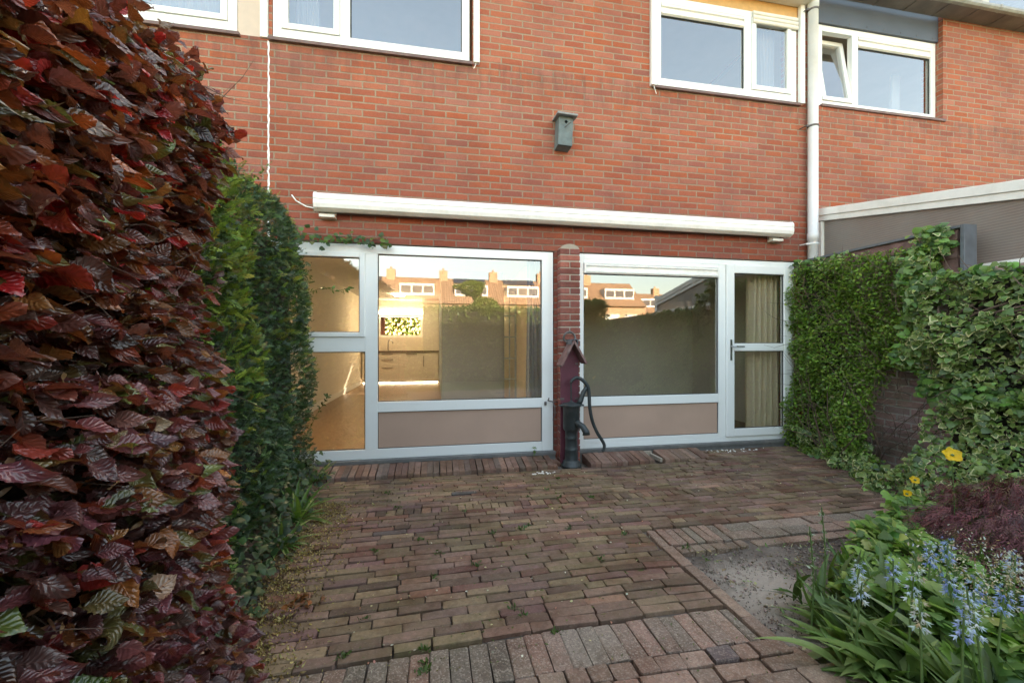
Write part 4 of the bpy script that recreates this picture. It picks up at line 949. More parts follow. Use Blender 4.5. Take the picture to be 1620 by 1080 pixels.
Pt = np.c_[R.uniform(-1.75, -1.2, 2200), R.uniform(-2.5, -.1, 2200), np.zeros(2200)]; Pt[:, 2] = 2.30-R.uniform(0, .08, 2200)-np.clip((Pt[:, 1]+.75)/.7, 0, 1)**1.5*.25
Pe = np.c_[R.uniform(-1.6, -1.15, 800), R.uniform(-.10, -.03, 800), R.uniform(0, 2.05, 800)]
Pn = np.r_[Pn, Pt, Pe]; n = len(Pn)
ax = np.c_[R.normal(.7, .35, n), R.normal(-.1, .6, n), R.normal(.15, .5, n)]; nm = np.c_[R.normal(.7, .5, n), R.normal(-.2, .5, n), R.normal(.5, .5, n)]
cols = pick([(.062,.112,.044),(.048,.088,.046),(.075,.135,.046),(.10,.165,.05),(.14,.13,.05)], [.34,.28,.2,.12,.06], n, .2)
near = Pn[:, 1] < -1.75; cols[near] *= [.95, .9, .7]
scatter_mesh('foliage', sp_dark, R.integers(0, 3, n), frames_from(ax, nm, Pn, np.where(near, R.uniform(.045, .075, n), R.uniform(.032, .056, n))), cols, M['yew'], yh, smooth=False)
Pn = yew_pts(2300, -2.55, -1.35, .03)+[.02, 0, 0]; Pn = np.r_[Pn, yew_pts(420, -1.4, -.06, .02)]; Pn = Pn[(Pn[:, 2] > .95) | (R.random(len(Pn)) < .15)]
Pt = np.c_[R.uniform(-1.6, -1.2, 420), R.uniform(-2.5, -.35, 420), R.uniform(2.20, 2.33, 420)]; Pn = np.r_[Pn, Pt]; n = len(Pn)
ax = np.c_[R.normal(.7, .3, n), R.normal(-.1, .5, n), R.normal(.4, .5, n)]
cols = pick([(.27,.34,.045),(.18,.28,.04),(.36,.34,.05),(.28,.20,.05)], [.4,.35,.15,.1], n, .2)
scatter_mesh('new_growth', sp_tip, R.integers(0, 2, n), frames_from(ax, unit(n)+[.3,0,.5], Pn, R.uniform(.035, .070, n)), cols, M['yew'], yh, smooth=False)
mb = MB(); core(mb, -1.80, -1.30, -2.5, -.12, -.1, 2.0, 5, .03); twigs(mb, 160, lambda r: (Vector((r.uniform(-1.3, -1.2), r.uniform(-2.4, -.1), r.uniform(0, 1.9))), Vector((1, r.gauss(0, .5), r.gauss(.2, .4))).normalized()), (.08, .16), .002, 6); mb.build('dark_core', M['core_dark'], yh)  # added dark backing core and real twigs in one mesh
# long loose shoots poking out in front of the glass
def shoot(pts, nl, size, colr, label, name, mat='shrub', seed=0, leafw=.3, grp=None):
    e = empty(name, pts[0]); tag(e, label, 'shoot' if 'shoot' in name else 'plant', grp)
    c = catmull(pts, 8); mb = MB(); mb.tube(c, [.0022*(1-.6*i/len(c)) for i in range(len(c))], 6); mb.build('stem', M['stem'], e)
    idx = R.uniform(.15, 1, nl); P_ = np.array([np.array(c[min(len(c)-1, int(t*(len(c)-1)))]) for t in idx])+R.normal(0, .002, (nl, 3))
    d = np.array(c[-1]-c[0]); d = d/np.linalg.norm(d)
    ax = d[None]*.6+unit(nl)*.8; scatter_mesh('leaves', [diamond_leaf(leafw), diamond_leaf(leafw*.8, .3)], R.integers(0, 2, nl), frames_from(ax, unit(nl)*.5+[0,-.4,.8], P_, R.uniform(.7, 1.2, nl)*size), pick(colr, [1]*len(colr), nl, .15), M[mat], e)
gcol = [(.12,.20,.05),(.16,.24,.06),(.09,.15,.05)]
shoot([(-1.17,-.2,1.64),(-1.0,-.22,1.70),(-.87,-.22,1.68),(-.75,-.22,1.72)], 34, .045, gcol, 'leafy shoot reaching across the upper pane of the left bay', 'hedge_shoot')
shoot([(-1.10,-.35,.40),(-1.03,-.36,.55),(-.97,-.36,.66),(-.92,-.36,.74)], 26, .04, [(.12,.15,.05),(.09,.13,.04)], 'leafy shoot rising in front of the lower pane at the hedge edge', 'hedge_shoot')
shoot([(-1.08,-.3,.03),(-1.07,-.3,.16),(-1.05,-.31,.28)], 14, .03, [(.10,.08,.05),(.10,.12,.05)], 'dry brownish shoot at the foot of the left frame', 'hedge_shoot')
shoot([(1.00,-.08,.02),(1.01,-.09,.08),(.99,-.10,.15)], 16, .028, [(.15,.24,.06),(.2,.28,.08)], 'small weed growing at the foot of the left frame beside the pillar', 'weed_plant')
shoot([(-1.45,-1.3,2.28),(-1.40,-1.2,2.45),(-1.42,-1.1,2.62)], 30, .03, [(.12,.16,.04),(.16,.2,.05)], 'light upright shoot above the yew hedge by the sealant joint', 'hedge_shoot')
shoot([(-1.40,-1.0,2.25),(-1.28,-.9,2.42),(-1.20,-.85,2.56)], 30, .03, [(.12,.16,.04),(.2,.2,.07)], 'leaning pale shoot above the dark end of the yew hedge', 'hedge_shoot')
# ivy garland over the left frame
LB = [(-100,.45),(-55,.62),(0,1.0),(55,.62),(100,.45)]
ivy_p = [lobed_leaf(LB, .52, i) for i in range(3)]+[lobed_leaf([(-110,.42),(-60,.56),(0,.95),(60,.56),(110,.42)], .58, 7)]; round_p = [lobed_leaf([(-120,.5),(-70,.72),(-30,.85),(0,1.),(30,.85),(70,.72),(120,.5)], .62, i+9) for i in range(2)]
ig = empty('ivy_strand', (-1.1, -.05, 2.2)); tag(ig, 'strand of ivy trailing along the top of the left white frame', 'ivy')
pts = catmull([(-1.35,-.05,2.24),(-1.0,-.05,2.21),(-.75,-.04,2.225),(-.55,-.04,2.20),(-.44,-.04,2.20)]); mb = MB(); mb.tube(pts, .004, 6); mb.build('stem', M['bark'], ig)
n = 95; t = R.uniform(0, 1, n)**1.5; P_ = np.array([np.array(pts[int(a*(len(pts)-1))]) for a in t])+np.c_[R.normal(0, .02, n), R.uniform(-.07, -.01, n), R.normal(-.02, .035, n)]
scatter_mesh('leaves', round_p+ivy_p[:1], R.integers(0, 3, n), frames_from(np.c_[R.normal(0, .5, n), R.normal(-.3, .3, n), R.normal(-.6, .4, n)], np.c_[R.normal(0, .3, n), R.normal(-1, .2, n), R.normal(.4, .3, n)], P_, R.uniform(.022, .042, n)), pick([(.07,.13,.025),(.11,.17,.03),(.05,.09,.03),(.15,.15,.04)], [1,1,1,.4], n), M['shrub'], ig)

# ---- shrub and ivy on the right wall
sh = empty('wall_shrub', (4.2, -.7, 0)); tag(sh, 'dense small-leaved bright green shrub trained on the garden wall beside the downpipe', 'shrub')
def shrub_x(y, z): 
    return 4.12-.03*np.sin(y*7+z*4)-.05*np.sin(z*5-y*6)-.22*np.clip((1.55-z)/1.5, 0, 1)*np.clip(-y/.8, .25, 1)
def hole(y, z): return (y < -1.05) & (y > -1.55) & (z > .17) & (z < .90+.14*np.sin(y*9)+.06*np.sin(y*31))
n = 30000; y = R.uniform(-1.42, -.03, n); z = R.uniform(0, 2.08, n); z = np.where(y < -1.25, np.minimum(z, 2.02), z)
ok = ~hole(y, z); ok &= ~((z < .25) & (y < -1.15)); y, z = y[ok], z[ok]; n = len(y)
clump = np.sin(y*13+z*5)*np.sin(z*15-y*4)*.05
dd = R.uniform(0, 1, n)**1.5*.14; P_ = np.c_[shrub_x(y, z)-np.maximum(clump, -.03)+dd, y, z-dd*.2]
cols = pick([(.16,.26,.035),(.21,.33,.045),(.11,.19,.035),(.28,.38,.06),(.18,.16,.06)], [.3,.32,.2,.12,.05], n, .2)
ax = np.c_[R.normal(-.6, .5, n), R.normal(-.1, .6, n), R.normal(-.1, .5, n)]
scatter_mesh('foliage', [diamond_leaf(.30), diamond_leaf(.36, .25, .1), diamond_leaf(.26, -.1)], R.integers(0, 3, n), frames_from(ax, np.c_[R.normal(-.5, .5, n), R.normal(0, .4, n), R.normal(.8, .4, n)], P_, R.uniform(.020, .042, n)), cols, M['shrub'], sh, smooth=False)
mb = MB(); twigs(mb, 260, lambda r: (Vector((r.uniform(4.05, 4.28), r.uniform(-1.25, -.15), r.uniform(.0, 1.9))), Vector((-.5, r.gauss(0, .5), r.gauss(.5, .5))).normalized()), (.15, .45), .003, 8)
twigs(mb, 26, lambda r: (Vector((r.uniform(4.0, 4.2), r.uniform(-1.0, -.3), 0)), Vector((-.15, r.gauss(0, .2), 1)).normalized()), (.6, 1.1), .006, 9); mb.build('branches', M['bark'], sh)
iv = empty('wall_ivy', (4.1, -2.2, 0)); tag(iv, 'thick variegated cream and green ivy covering the garden wall on the right', 'ivy')
def ivy_x(y, z):
    base = np.interp(-y, [0, .4, .9, 1.25, 1.6, 2.0, 2.5, 6], [4.10, 4.0, 3.85, 3.60, 3.35, 3.10, 2.95, 2.95])
    top = 3.98+.05*np.sin(y*5)+.04*np.sin(z*7+y*3)
    k = np.clip(1-z/.62, 0, 1)**1.6
    return top*(1-k)+base*k
def ivy_field(n, ya, yb, za, zb):
    y = R.uniform(ya, yb, n); z = za+(zb-za)*R.random(n)
    return y, z
n1 = 13000
ya_, za_ = ivy_field(n1, -3.2, -1.30, .0, 1.77)
yb_, zb_ = ivy_field(1500, -5.6, -3.2, 0, 1.78)
yc_, zc_ = ivy_field(1500, -1.35, -.12, 0, .26); yd_, zd_ = ivy_field(420, -1.5, -1.25, 1.75, 2.20); ye_, ze_ = ivy_field(170, -.66, -.02, 2.02, 2.17)
y = np.r_[ya_, yb_, yc_, yd_, ye_]; z = np.r_[za_, zb_, zc_, zd_, ze_]; n = len(y)
ok = ~hole(y, z) & ~((y > -2.15) & (y < -1.55) & (z > 1.42) & (z < 1.55+.05*np.sin(y*20)) & (R.random(n) < .85)); y, z = y[ok], z[ok]; n = len(y)
dd = R.uniform(0, 1, n)**1.6*.16; xx = ivy_x(y, z)-.085*np.sin(y*9+z*3)*np.sin(z*10-y*5)-.045*np.sin(y*21+z*17)
xx = np.where(z > 1.95, 4.16+R.normal(0, .03, n), xx)
P_ = np.c_[xx+dd, y, np.maximum(z-.3*dd, .0)+.015]
bigg = (z > .75) & (np.sin(y*3.1+1)*np.sin(z*3.7) > -.1) & (R.random(n) < .5)
cols = pick([(.115,.185,.040),(.16,.235,.052),(.075,.13,.035),(.23,.29,.075)], [.35,.3,.2,.15], n, .18)
nm = np.c_[R.normal(-.7, .4, n), R.normal(-.25, .35, n), R.normal(.65, .35, n)]
ax = np.c_[R.normal(-.4, .4, n), R.normal(-.1, .5, n), R.normal(-.6, .4, n)]
fm = frames_from(ax, nm, P_, R.choice([.018,.026,.036,.048], n, p=[.25,.35,.27,.13])*R.uniform(.8, 1.2, n))
i1 = np.where(~bigg)[0]; i2 = np.where(bigg)[0]
scatter_mesh('variegated_leaves', ivy_p, R.integers(0, 4, len(i1)), fm[i1], cols[i1], M['ivy'], iv, smooth=False)
fm2 = frames_from(ax[i2], nm[i2], P_[i2], R.uniform(.030, .052, len(i2)))
scatter_mesh('green_leaves', round_p, R.integers(0, 2, len(i2)), fm2, pick([(.11,.21,.04),(.16,.28,.055),(.075,.15,.04)], [1,1,1], len(i2), .2), M['shrub'], iv, smooth=True)
mb = MB(); twigs(mb, 240, lambda r: (Vector((r.uniform(4.0, 4.2), r.uniform(-3, -1.25), r.uniform(.1, 1.7))), Vector((-.3, r.gauss(0, .8), r.gauss(.3, .5))).normalized()), (.15, .40), .004, 11)
for k in range(7): 
    a = Vector((4.1, -1.62-.03*k, 1.28)); mb.tube(catmull([a, a+Vector((-.08, -.05*k+.1, .12)), a+Vector((-.10, -.12*k+.2, .17)), a+Vector((-.05, -.19*k+.3, .22))]), .008, 7)
mb.build('branches', M['bark'], iv)
mb = MB(); core(mb, 4.15, 4.30, -5.5, -1.56, 0, 1.72, 12, .03); mb.build('dark_core', M['core_dark'], iv)
mb = MB(); core(mb, 4.24, 4.30, -.50, -.10, .1, 2.0, 13, .02); mb.build('dark_core', M['core_dark'], sh)
mb = MB()

# ---- flower bed
blade = [grid_leaf(11, 5, .065, curl=.55, fold=.35, seed=20, tip=3), grid_leaf(11, 5, .08, curl=.85, fold=.3, seed=21, tip=3, twist=.5), grid_leaf(11, 5, .058, curl=.30, fold=.4, seed=22, tip=3, twist=-.4)]
def clump(x, y, n, Lm, label, name='strap_leaf_clump', cols_=((.20,.28,.085),(.27,.36,.13),(.15,.22,.07)), wide=1., spread=.9, cat='plant', grp=None, parent=None, z=0.):
    e = parent or empty(name, (x, y, z))
    if parent is None: tag(e, label, cat, grp)
    a = R.uniform(0, 2*math.pi, n); el = R.uniform(.25, 1.30, n)/spread
    ax = np.c_[np.cos(a)*np.cos(el), np.sin(a)*np.cos(el), np.sin(el)]
    nm = np.c_[-np.cos(a)*np.sin(el), -np.sin(a)*np.sin(el), np.cos(el)]+R.normal(0, .15, (n, 3))
    l = R.uniform(.6, 1.1, n)*Lm; S = np.c_[l, l*wide, l]
    P_ = np.c_[x+np.cos(a)*R.uniform(0, .03, n), y+np.sin(a)*R.uniform(0, .03, n), np.full(n, z-.01)]
    F = frames_from(ax, nm, P_, l); F[:, :, 1] *= wide
    scatter_mesh('leaves', blade, R.integers(0, 3, n), F, pick(cols_, [1]*len(cols_), n, .15), M['strap'], e)
    return e
grpc = 'strap-leaved clumps in the flower bed'
for i, (x, y, nn, L_, lb) in enumerate([(1.66,-2.76,26,.15,'leafy rosette at the back edge of the bare sandy patch'),(1.64,-2.92,36,.21,'broad strap-leaved clump leaning over the path edge'),(1.64,-3.06,38,.24,'strap-leaved clump at the bottom right beside the path bricks'),(1.80,-2.98,46,.30,'strap-leaved clump in the middle of the bluebells'),(2.00,-3.05,40,.33,'upright strap-leaved clump under the right-hand bluebells'),(1.98,-2.80,34,.30,'strap-leaved clump behind the bluebells near the red maple'),(1.72,-3.2,40,.32,'nearest strap-leaved clump at the bottom edge of the picture'),(1.60,-2.82,30,.19,'low strap-leaved clump sprawling over the sandy soil'),(1.76,-2.84,34,.22,'strap-leaved clump behind the leftmost bluebells'),(1.57,-3.02,34,.20,'low strap-leaved clump spilling over the end of the lengthwise bricks')]):
    clump(x, y, nn, L_, lb, wide=1.8 if i < 3 or i > 6 else 1.4, grp=grpc)
def bluebell(x, y, H, label, seed, colset, lean=(0, 0), dry=False):
    r = random.Random(seed); e = empty('bluebell_plant', (x, y, 0)); tag(e, label, 'flower', 'bluebells in the flower bed')
    top = Vector((x+lean[0], y+lean[1], H)); c = catmull([(x, y, 0), (x+lean[0]*.3, y+lean[1]*.3, H*.5), tuple(top)], 8)
    mb = MB(); mb.tube(c, [.0045-.0022*i/len(c) for i in range(len(c))], 7); mb.build('stem', M['stem'], e)
    nb = r.randint(12, 18)
    for k in range(nb):
        t = .78+.22*(k/(nb-1)); tt = t*(len(c)-1); i0 = min(int(tt), len(c)-2); p = c[i0].lerp(c[i0+1], tt-i0); a = k*2.4+r.uniform(-.4, .4); P_ = []; A = []; N_ = []; S = []
        out = Vector((math.cos(a), math.sin(a), 0)); L_ = .0125*(1.1-.4*(k/nb))*(1 if k < nb-3 else .6)
        q = p+out*(.009+.005*r.random())+Vector((0, 0, .004)); d = (out*.75+Vector((0, 0, -.8 if k < nb-4 else .25))).normalized()
        for m_ in range(6):                       # six petals, curled outwards
            b = m_*math.pi/3; u = d.cross(Vector((0, 0, 1))).normalized(); v = d.cross(u); rd = u*math.cos(b)+v*math.sin(b)
            P_.append(q+rd*.0022); A.append(d+rd*.12); N_.append(rd*-1); S.append(L_)
        cc_ = pick(colset, [1]*len(colset), 1, .10)
        scatter_mesh('bell_flower', [grid_leaf(7, 3, .16, curl=.55, fold=.2, seed=30)], np.zeros(6, int), frames_from(np.array(A), np.array(N_), np.array(P_), np.array(S)*1.25), np.repeat(cc_, 6, axis=0), M['petal_blue'], e)
    clump(x, y, 5, H*.62, None, parent=e, wide=1.4)
BLU = [(.27,.34,.74),(.36,.44,.82),(.52,.58,.86)]; PAL = [(.60,.64,.84),(.45,.53,.84),(.74,.76,.85)]
DRY = [(.60,.56,.50),(.55,.42,.30),(.62,.66,.75)]
wh = ['leftmost bluebell stem, pale, standing over the strap-leaved rosette','bluebell with white lower bells left of centre of the bed','slim blue bluebell left of the thick cluster','bluebell at the back of the thick cluster near the green leaves','fading bluebell beside the big cluster, straw-coloured seed heads','bluebell in front of the red maple edge','small white-blue bluebell low at the bottom of the bed','bluebell with full blue top right of the middle','bluebell leaning right low in the front','bluebell against the dark red maple','straw-tinted fading bluebell in front of the maple','bluebell at the lower right edge of the picture','short bluebell near the bottom centre of the bed','pale bluebell between the strap-leaved clumps','bluebell with drooping pale bells at the far right edge','bluebell highest at the right edge of the picture','violet-blue bluebell tucked behind the front clump']
for i, (x, y) in enumerate([(1.49,-2.97),(1.56,-2.89),(1.73,-2.92),(1.95,-2.88),(1.76,-3.00),(2.02,-2.9),(1.46,-3.20),(1.84,-3.09),(1.72,-3.17),(2.35,-2.89),(2.11,-3.04),(1.82,-3.16),(1.53,-3.25),(1.60,-3.06),(1.66,-3.23),(2.05,-3.12),(1.90,-3.0)]):
    bluebell(x, y, rnd.uniform(.33, .42), wh[i], 100+i, DRY if i in (4, 10, 6) else (PAL if i in (0, 1, 6, 13, 14, 8) else BLU), (rnd.gauss(0, .02), rnd.gauss(0, .02)))
for i, (x, y, H, lb) in enumerate([(1.73,-2.63,.46,'tall stem with whitish buds standing above the sandy patch'), (1.56,-2.73,.43,'second whitish budded stem left of the tall one over the sandy patch')]):
    e = empty('budding_plant', (x, y, 0)); tag(e, lb, 'plant')
    mb = MB(); c = catmull([(x, y, 0), (x+.01, y, H*.5), (x-.01, y, H)]); mb.tube(c, [.004-.002*k/len(c) for k in range(len(c))], 7); mb.build('stem', M['stem'], e)
    n = 60; t = R.uniform(.5, 1, n); P_ = np.array([np.array(c[int(a*(len(c)-1))]) for a in t])+R.normal(0, .004, (n, 3))
    scatter_mesh('buds', [grid_leaf(5, 3, .25, curl=.4, fold=.4, seed=31)], np.zeros(n, int), frames_from(unit(n)*.6+[0,0,.7], unit(n), P_, R.uniform(.010, .02, n)), pick([(.45,.46,.40),(.30,.34,.22),(.14,.19,.08)], [1,1,1], n), M['shrub'], e)
def poppy(x, y, H, size, label, open_=True):
    e = empty('poppy_plant', (x, y, 0)); tag(e, label, 'flower', 'yellow poppies')
    c = catmull([(x, y, 0), (x+.02, y, H*.5), (x, y, H)]); mb = MB(); mb.tube(c, .0022, 6); mb.build('stem', M['stem'], e)
    n = 5 if open_ else 3; a = np.arange(n)*2*math.pi/n+.4; fv = Vector((-.45, -.62, .62)).normalized(); uu = Vector((0, 0, 1)).cross(fv).normalized(); vv_ = fv.cross(uu)
    dirv = np.array([tuple(uu*math.cos(t)+vv_*math.sin(t)+fv*(.25 if open_ else .9)) for t in a]); nm = np.array([tuple(fv-(uu*math.cos(t)+vv_*math.sin(t))*.3) for t in a])
    o = scatter_mesh('petals', [grid_leaf(9, 7, .66, curl=-.12, fold=.12, wave=.10, seed=33, tip=.1)], np.zeros(n, int), frames_from(dirv, nm, np.tile([x, y, H], (n, 1)), np.full(n, size)), pick([(.86,.56,.015)], [1], n, .03), M['petal_blue'], e)
    mb = MB(); mb.lathe([(.001,H-.004),(.007,H),(.008,H+.006),(.002,H+.010)], x, y-.004, 12); mb.build('centre', M['stem'], e, smooth=True)
    n = 14; a = R.uniform(0, 6.28, n); scatter_mesh('leaves', ivy_p[:2], R.integers(0, 2, n), frames_from(np.c_[np.cos(a), np.sin(a), R.normal(.3, .2, n)], np.c_[R.normal(0, .2, n), R.normal(-.3, .2, n), np.ones(n)], np.c_[x+np.cos(a)*.04, y+np.sin(a)*.04, R.uniform(.05, .15, n)], R.uniform(.04, .07, n)), pick([(.08,.15,.03)], [1], n), M['shrub'], e)
poppy(2.72, -2.47, .60, .046, 'large open yellow poppy in front of the ivy')
poppy(3.10, -2.03, .30, .030, 'small yellow poppy farther back at the foot of the ivy')
poppy(2.81, -2.19, .285, .034, 'yellow poppy, cup-shaped, at the end of the paving', False)
poppy(2.62, -2.33, .26, .010, 'poppy still in pale bud beside the paving end', False)

mp = empty('maple_bush', (3.00, -2.66, 0)); tag(mp, 'low dark red cut-leaf maple mound at the right edge of the bed', 'bush')
n = 5200; th = R.uniform(0, 2*math.pi, n); ph = np.arccos(R.uniform(-.05, 1, n)); rr = R.uniform(.70, 1.0, n)*(1+.16*np.sin(th*4+ph*3)*np.sin(ph*7))
dirs = np.c_[np.sin(ph)*np.cos(th), np.sin(ph)*np.sin(th), np.cos(ph)]
P_ = dirs*rr[:, None]*[.50,.46,.40]+[3.00,-2.66,.10]
ax = dirs*[.8,.8,.1]+np.c_[R.normal(0, .3, n), R.normal(0, .3, n), R.normal(-.7, .3, n)]
cols = pick([(.17,.065,.075),(.26,.095,.10),(.10,.05,.055),(.22,.14,.09)], [.4,.3,.2,.1], n, .2)
thin = [sprig(4, .75, .045, 34, 50, .5), sprig(5, .6, .040, 40, 51, .8)]
scatter_mesh('foliage', thin, R.integers(0, 2, n), frames_from(ax, dirs+R.normal(0, .3, (n, 3)), P_, R.uniform(.035, .065, n)), cols, M['maple'], mp, smooth=False)
mb = MB(); twigs(mb, 60, lambda r: (Vector((3.00, -2.66, .02)), Vector((r.gauss(0, .6), r.gauss(0, .6), .8)).normalized()), (.3, .42), .006, 15); mb.build('branches', M['bark'], mp)

# countless low greenery of the bed
n = 5200; x = R.uniform(1.75, 3.5, n); y = R.uniform(-3.2, -2.0, n)
lim = np.interp(x, [1.75, 2.1, 2.5, 3.0, 3.5], [-2.65, -2.42, -2.18, -2.04, -1.9]); ok = (y < lim); x, y = x[ok], y[ok]; n = len(x)
hgt = .05+.16*(.5+.5*np.sin(x*6)*np.sin(y*7))+R.uniform(-.04, .05, n)
o = scatter_mesh('ground_cover', round_p+ivy_p[:1]+[diamond_leaf(.25)], R.integers(0, 4, n), frames_from(np.c_[R.normal(0, .6, n), R.normal(-.2, .6, n), R.normal(.1, .3, n)], np.c_[R.normal(0, .35, n), R.normal(-.25, .35, n), np.ones(n)], np.c_[x, y, np.maximum(hgt, .01)], R.uniform(.025, .06, n)), pick([(.15,.26,.045),(.22,.34,.06),(.10,.19,.045),(.30,.36,.09)], [.35,.3,.25,.1], n, .15), M['shrub'])
tag(o, 'mixed low green leaves filling the flower bed', 'ground cover', kind='stuff')
n = 500; x = R.uniform(1.6, 3.2, n); y = R.uniform(-3.25, -2.5, n)
o = scatter_mesh('grass', blade, R.integers(0, 3, n), frames_from(np.c_[R.normal(0, .35, n), R.normal(0, .35, n), np.ones(n)], unit(n), np.c_[x, y, np.zeros(n)], R.uniform(.12, .26, n)), pick([(.07,.13,.03),(.11,.17,.04)], [1,1], n), M['strap']); o.data.transform(Matrix.Identity(4))
tag(o, 'thin grassy blades among the bluebells', 'grass', kind='stuff')

# ---- foot of the left hedge
for i, (x, y, L_, lb) in enumerate([(-1.04,-.36,.19,'light green strap-leaved tuft nearest the house at the hedge foot'), (-.98,-.85,.15,'small strap-leaved tuft midway along the hedge foot'), (-.92,-1.18,.26,'large strap-leaved tuft spreading onto the paving'), (-.90,-1.55,.20,'dark strap-leaved tuft below the yew hedge')]):
    clump(x, y, 26, L_, lb, name='lily_tuft', cols_=((.15,.25,.06),(.20,.30,.07),(.11,.19,.05)), grp='strap-leaved tufts at the foot of the left hedge')
n = 560; y = R.uniform(-2.6, -.2, n); x = -1.02+R.normal(0, .06, n)+.16*np.clip((-y-.8)/1.6, 0, 1)
o = scatter_mesh('hedge_foot_ivy', ivy_p+round_p, R.integers(0, 6, n), frames_from(np.c_[R.normal(.5, .4, n), R.normal(0, .5, n), R.normal(-.2, .3, n)], np.c_[R.normal(.4, .3, n), R.normal(-.2, .3, n), np.ones(n)], np.c_[x, y, R.uniform(.01, .26, n)*np.clip(1.2-(x+1.1)*3, .1, 1)], R.uniform(.02, .045, n)), pick([(.045,.085,.03),(.07,.12,.04),(.035,.06,.03)], [1,1,1], n), M['shrub'])
tag(o, 'low ivy creeping along the foot of the left hedge', 'ground cover', kind='stuff')
n = 6500; y = -2.80+1.9*R.random(n)**1.1; x = -.70+R.normal(0, .10, n)-.10*(y+2.3)*-1*0-.05*(y+2.4)
o = scatter_mesh('leaf_litter', pr, R.integers(0, 2, n), frames_from(np.c_[unit(n)[:, :2], R.normal(0, .15, n)], np.c_[R.normal(0, .3, n), R.normal(0, .3, n), np.ones(n)], np.c_[x, y, R.uniform(-.012, .008, n)], R.uniform(.010, .024, n)), pick([(.42,.32,.11),(.28,.18,.07),(.50,.40,.17),(.15,.09,.05)], [1,1,1,1], n), M['shrub'])
tag(o, 'dry yellow scales and bits littering the paving along the left hedge', 'litter', kind='stuff')
# moss and seedlings in the joints, bits on the paving
n = 3200; x = R.uniform(-.8, 3.9, n); y = R.uniform(-2.9, -.35, n); y = -.315-np.round((-.315-y)/.0575)*.0575
ok = (x < 1.3) | (y > -1.75); x, y = x[ok], y[ok]; n = len(x)
o = scatter_mesh('paving_specks', pr+[diamond_leaf(.3)], R.integers(0, 3, n), frames_from(np.c_[unit(n)[:, :2], R.normal(.1, .2, n)], np.c_[R.normal(0, .3, n), R.normal(0, .3, n), np.ones(n)], np.c_[x, y, np.array([gz(a, b) for a, b in zip(x, y)])+.004], R.uniform(.005, .014, n)), pick([(.25,.20,.10),(.10,.14,.03),(.42,.38,.30),(.13,.09,.05)], [1,1.6,.25,1], n), M['shrub'])
tag(o, 'tiny petals and dry bits scattered over the brick paving', 'litter', kind='stuff')
k = 0
tn = [(-.30,-2.32),(.35,-2.38),(.90,-.95),(-.05,-2.55),(1.9,-2.30),(.55,-1.6),(-.35,-1.72),(.2,-1.25),(1.45,-2.02),(.0,-2.05)]
tn += [(rnd.uniform(-.7, 1.2), rnd.uniform(-2.7, -.6)) for _ in range(22)]; n = 620; c_ = np.array(tn)[R.integers(0, len(tn), n)]; P_ = np.c_[c_+R.normal(0, .012, (n, 2)), np.full(n, .0)]
o = scatter_mesh('joint_weeds', [diamond_leaf(.25), blade[0]], R.integers(0, 2, n), frames_from(np.c_[R.normal(0, .7, n), R.normal(0, .7, n), R.uniform(.3, 1, n)], unit(n)+[0,0,.6], P_, R.uniform(.010, .028, n)), pick([(.07,.12,.03),(.10,.15,.04)], [1,1], n), M['shrub'])
tag(o, 'small green weeds sprouting from the paving joints', 'weeds', kind='stuff')
# fallen leaf cluster near the hedge foot
n = 16; P_ = np.c_[-.60+R.normal(0, .045, n), -2.17+R.normal(0, .03, n), R.uniform(.008, .03, n)]
o = scatter_mesh('fallen_leaves', protos[:4], R.integers(0, 4, n), frames_from(np.c_[unit(n)[:, :2], R.normal(.1, .2, n)], unit(n)*.5+[0,0,.8], P_, R.uniform(.03, .05, n)), pick([(.30,.11,.03),(.22,.09,.035)], [1,1], n), M['shrub'])
tag(o, 'curled orange-brown fallen leaves lying on the bricks near the beech hedge', 'leaves', kind='stuff')
# pebbles / bird-lime flecks by the threshold
n = 60; pc = np.r_[np.c_[1.02+R.normal(0, .07, 22), -.42+R.normal(0, .02, 22)], np.c_[3.2+R.normal(0, .25, 38), -.14+R.normal(0, .03, 38)]]
mb = MB()
for x, y in pc:
    s = rnd.uniform(.004, .013); mb.lathe([(s*.6, gz(x,y)), (s, gz(x,y)+s*.4), (s*.5, gz(x,y)+s*.8)], x, y, 6)
o = mb.build('gravel_bits', M['white_metal']); tag(o, 'scattered white grit along the threshold of the door', 'grit', kind='stuff')

# ---- greenery behind the camera and behind the house (mirrored / seen through the kitchen)
def far_hedge(name, x0, x1, y0_, y1_, h, n, label, face=1, s=.10, cl=((.10,.15,.02),(.14,.19,.03),(.07,.11,.02))):
    e = empty(name, ((x0+x1)/2, (y0_+y1_)/2, 0)); tag(e, label, 'hedge')
    if face > 0: mb = MB(); core(mb, x0+.1, x1-.1, y0_+.1, y1_-.1, 0, h-.1, 21, .04); mb.build('dark_core', M['core_dark'], e)
    sid = R.integers(0, 4, n); x = R.uniform(x0, x1, n); y = R.uniform(y0_, y1_, n); z = R.uniform(0, h, n)
    y = np.where(sid <= 1, (y1_ if face > 0 else y0_), y); z = np.where(sid == 2, h, z); x = np.where(sid == 3, np.where(R.random(n) < .5, x0, x1), x)
    P_ = np.c_[x, y, z]+R.normal(0, .04, (n, 3)); scatter_mesh('foliage', [diamond_leaf(.35), sp_dark[1]], R.integers(0, 2, n), frames_from(unit(n), unit(n), P_, R.uniform(.6, 1.2, n)*s), pick(cl, [1]*len(cl), n), M['shrub'] if face > 0 else M['backlit'], e, smooth=False)
far_hedge('garden_hedge', -2.2, 4.2, -9.6, -8.8, 2.32, 9000, 'clipped green hedge across the end of the garden, mirrored in the panes')
far_hedge('side_hedge', 3.7, 4.3, -8.8, -5.6, 2.25, 4500, 'green hedge along the garden side, mirrored in the right pane')
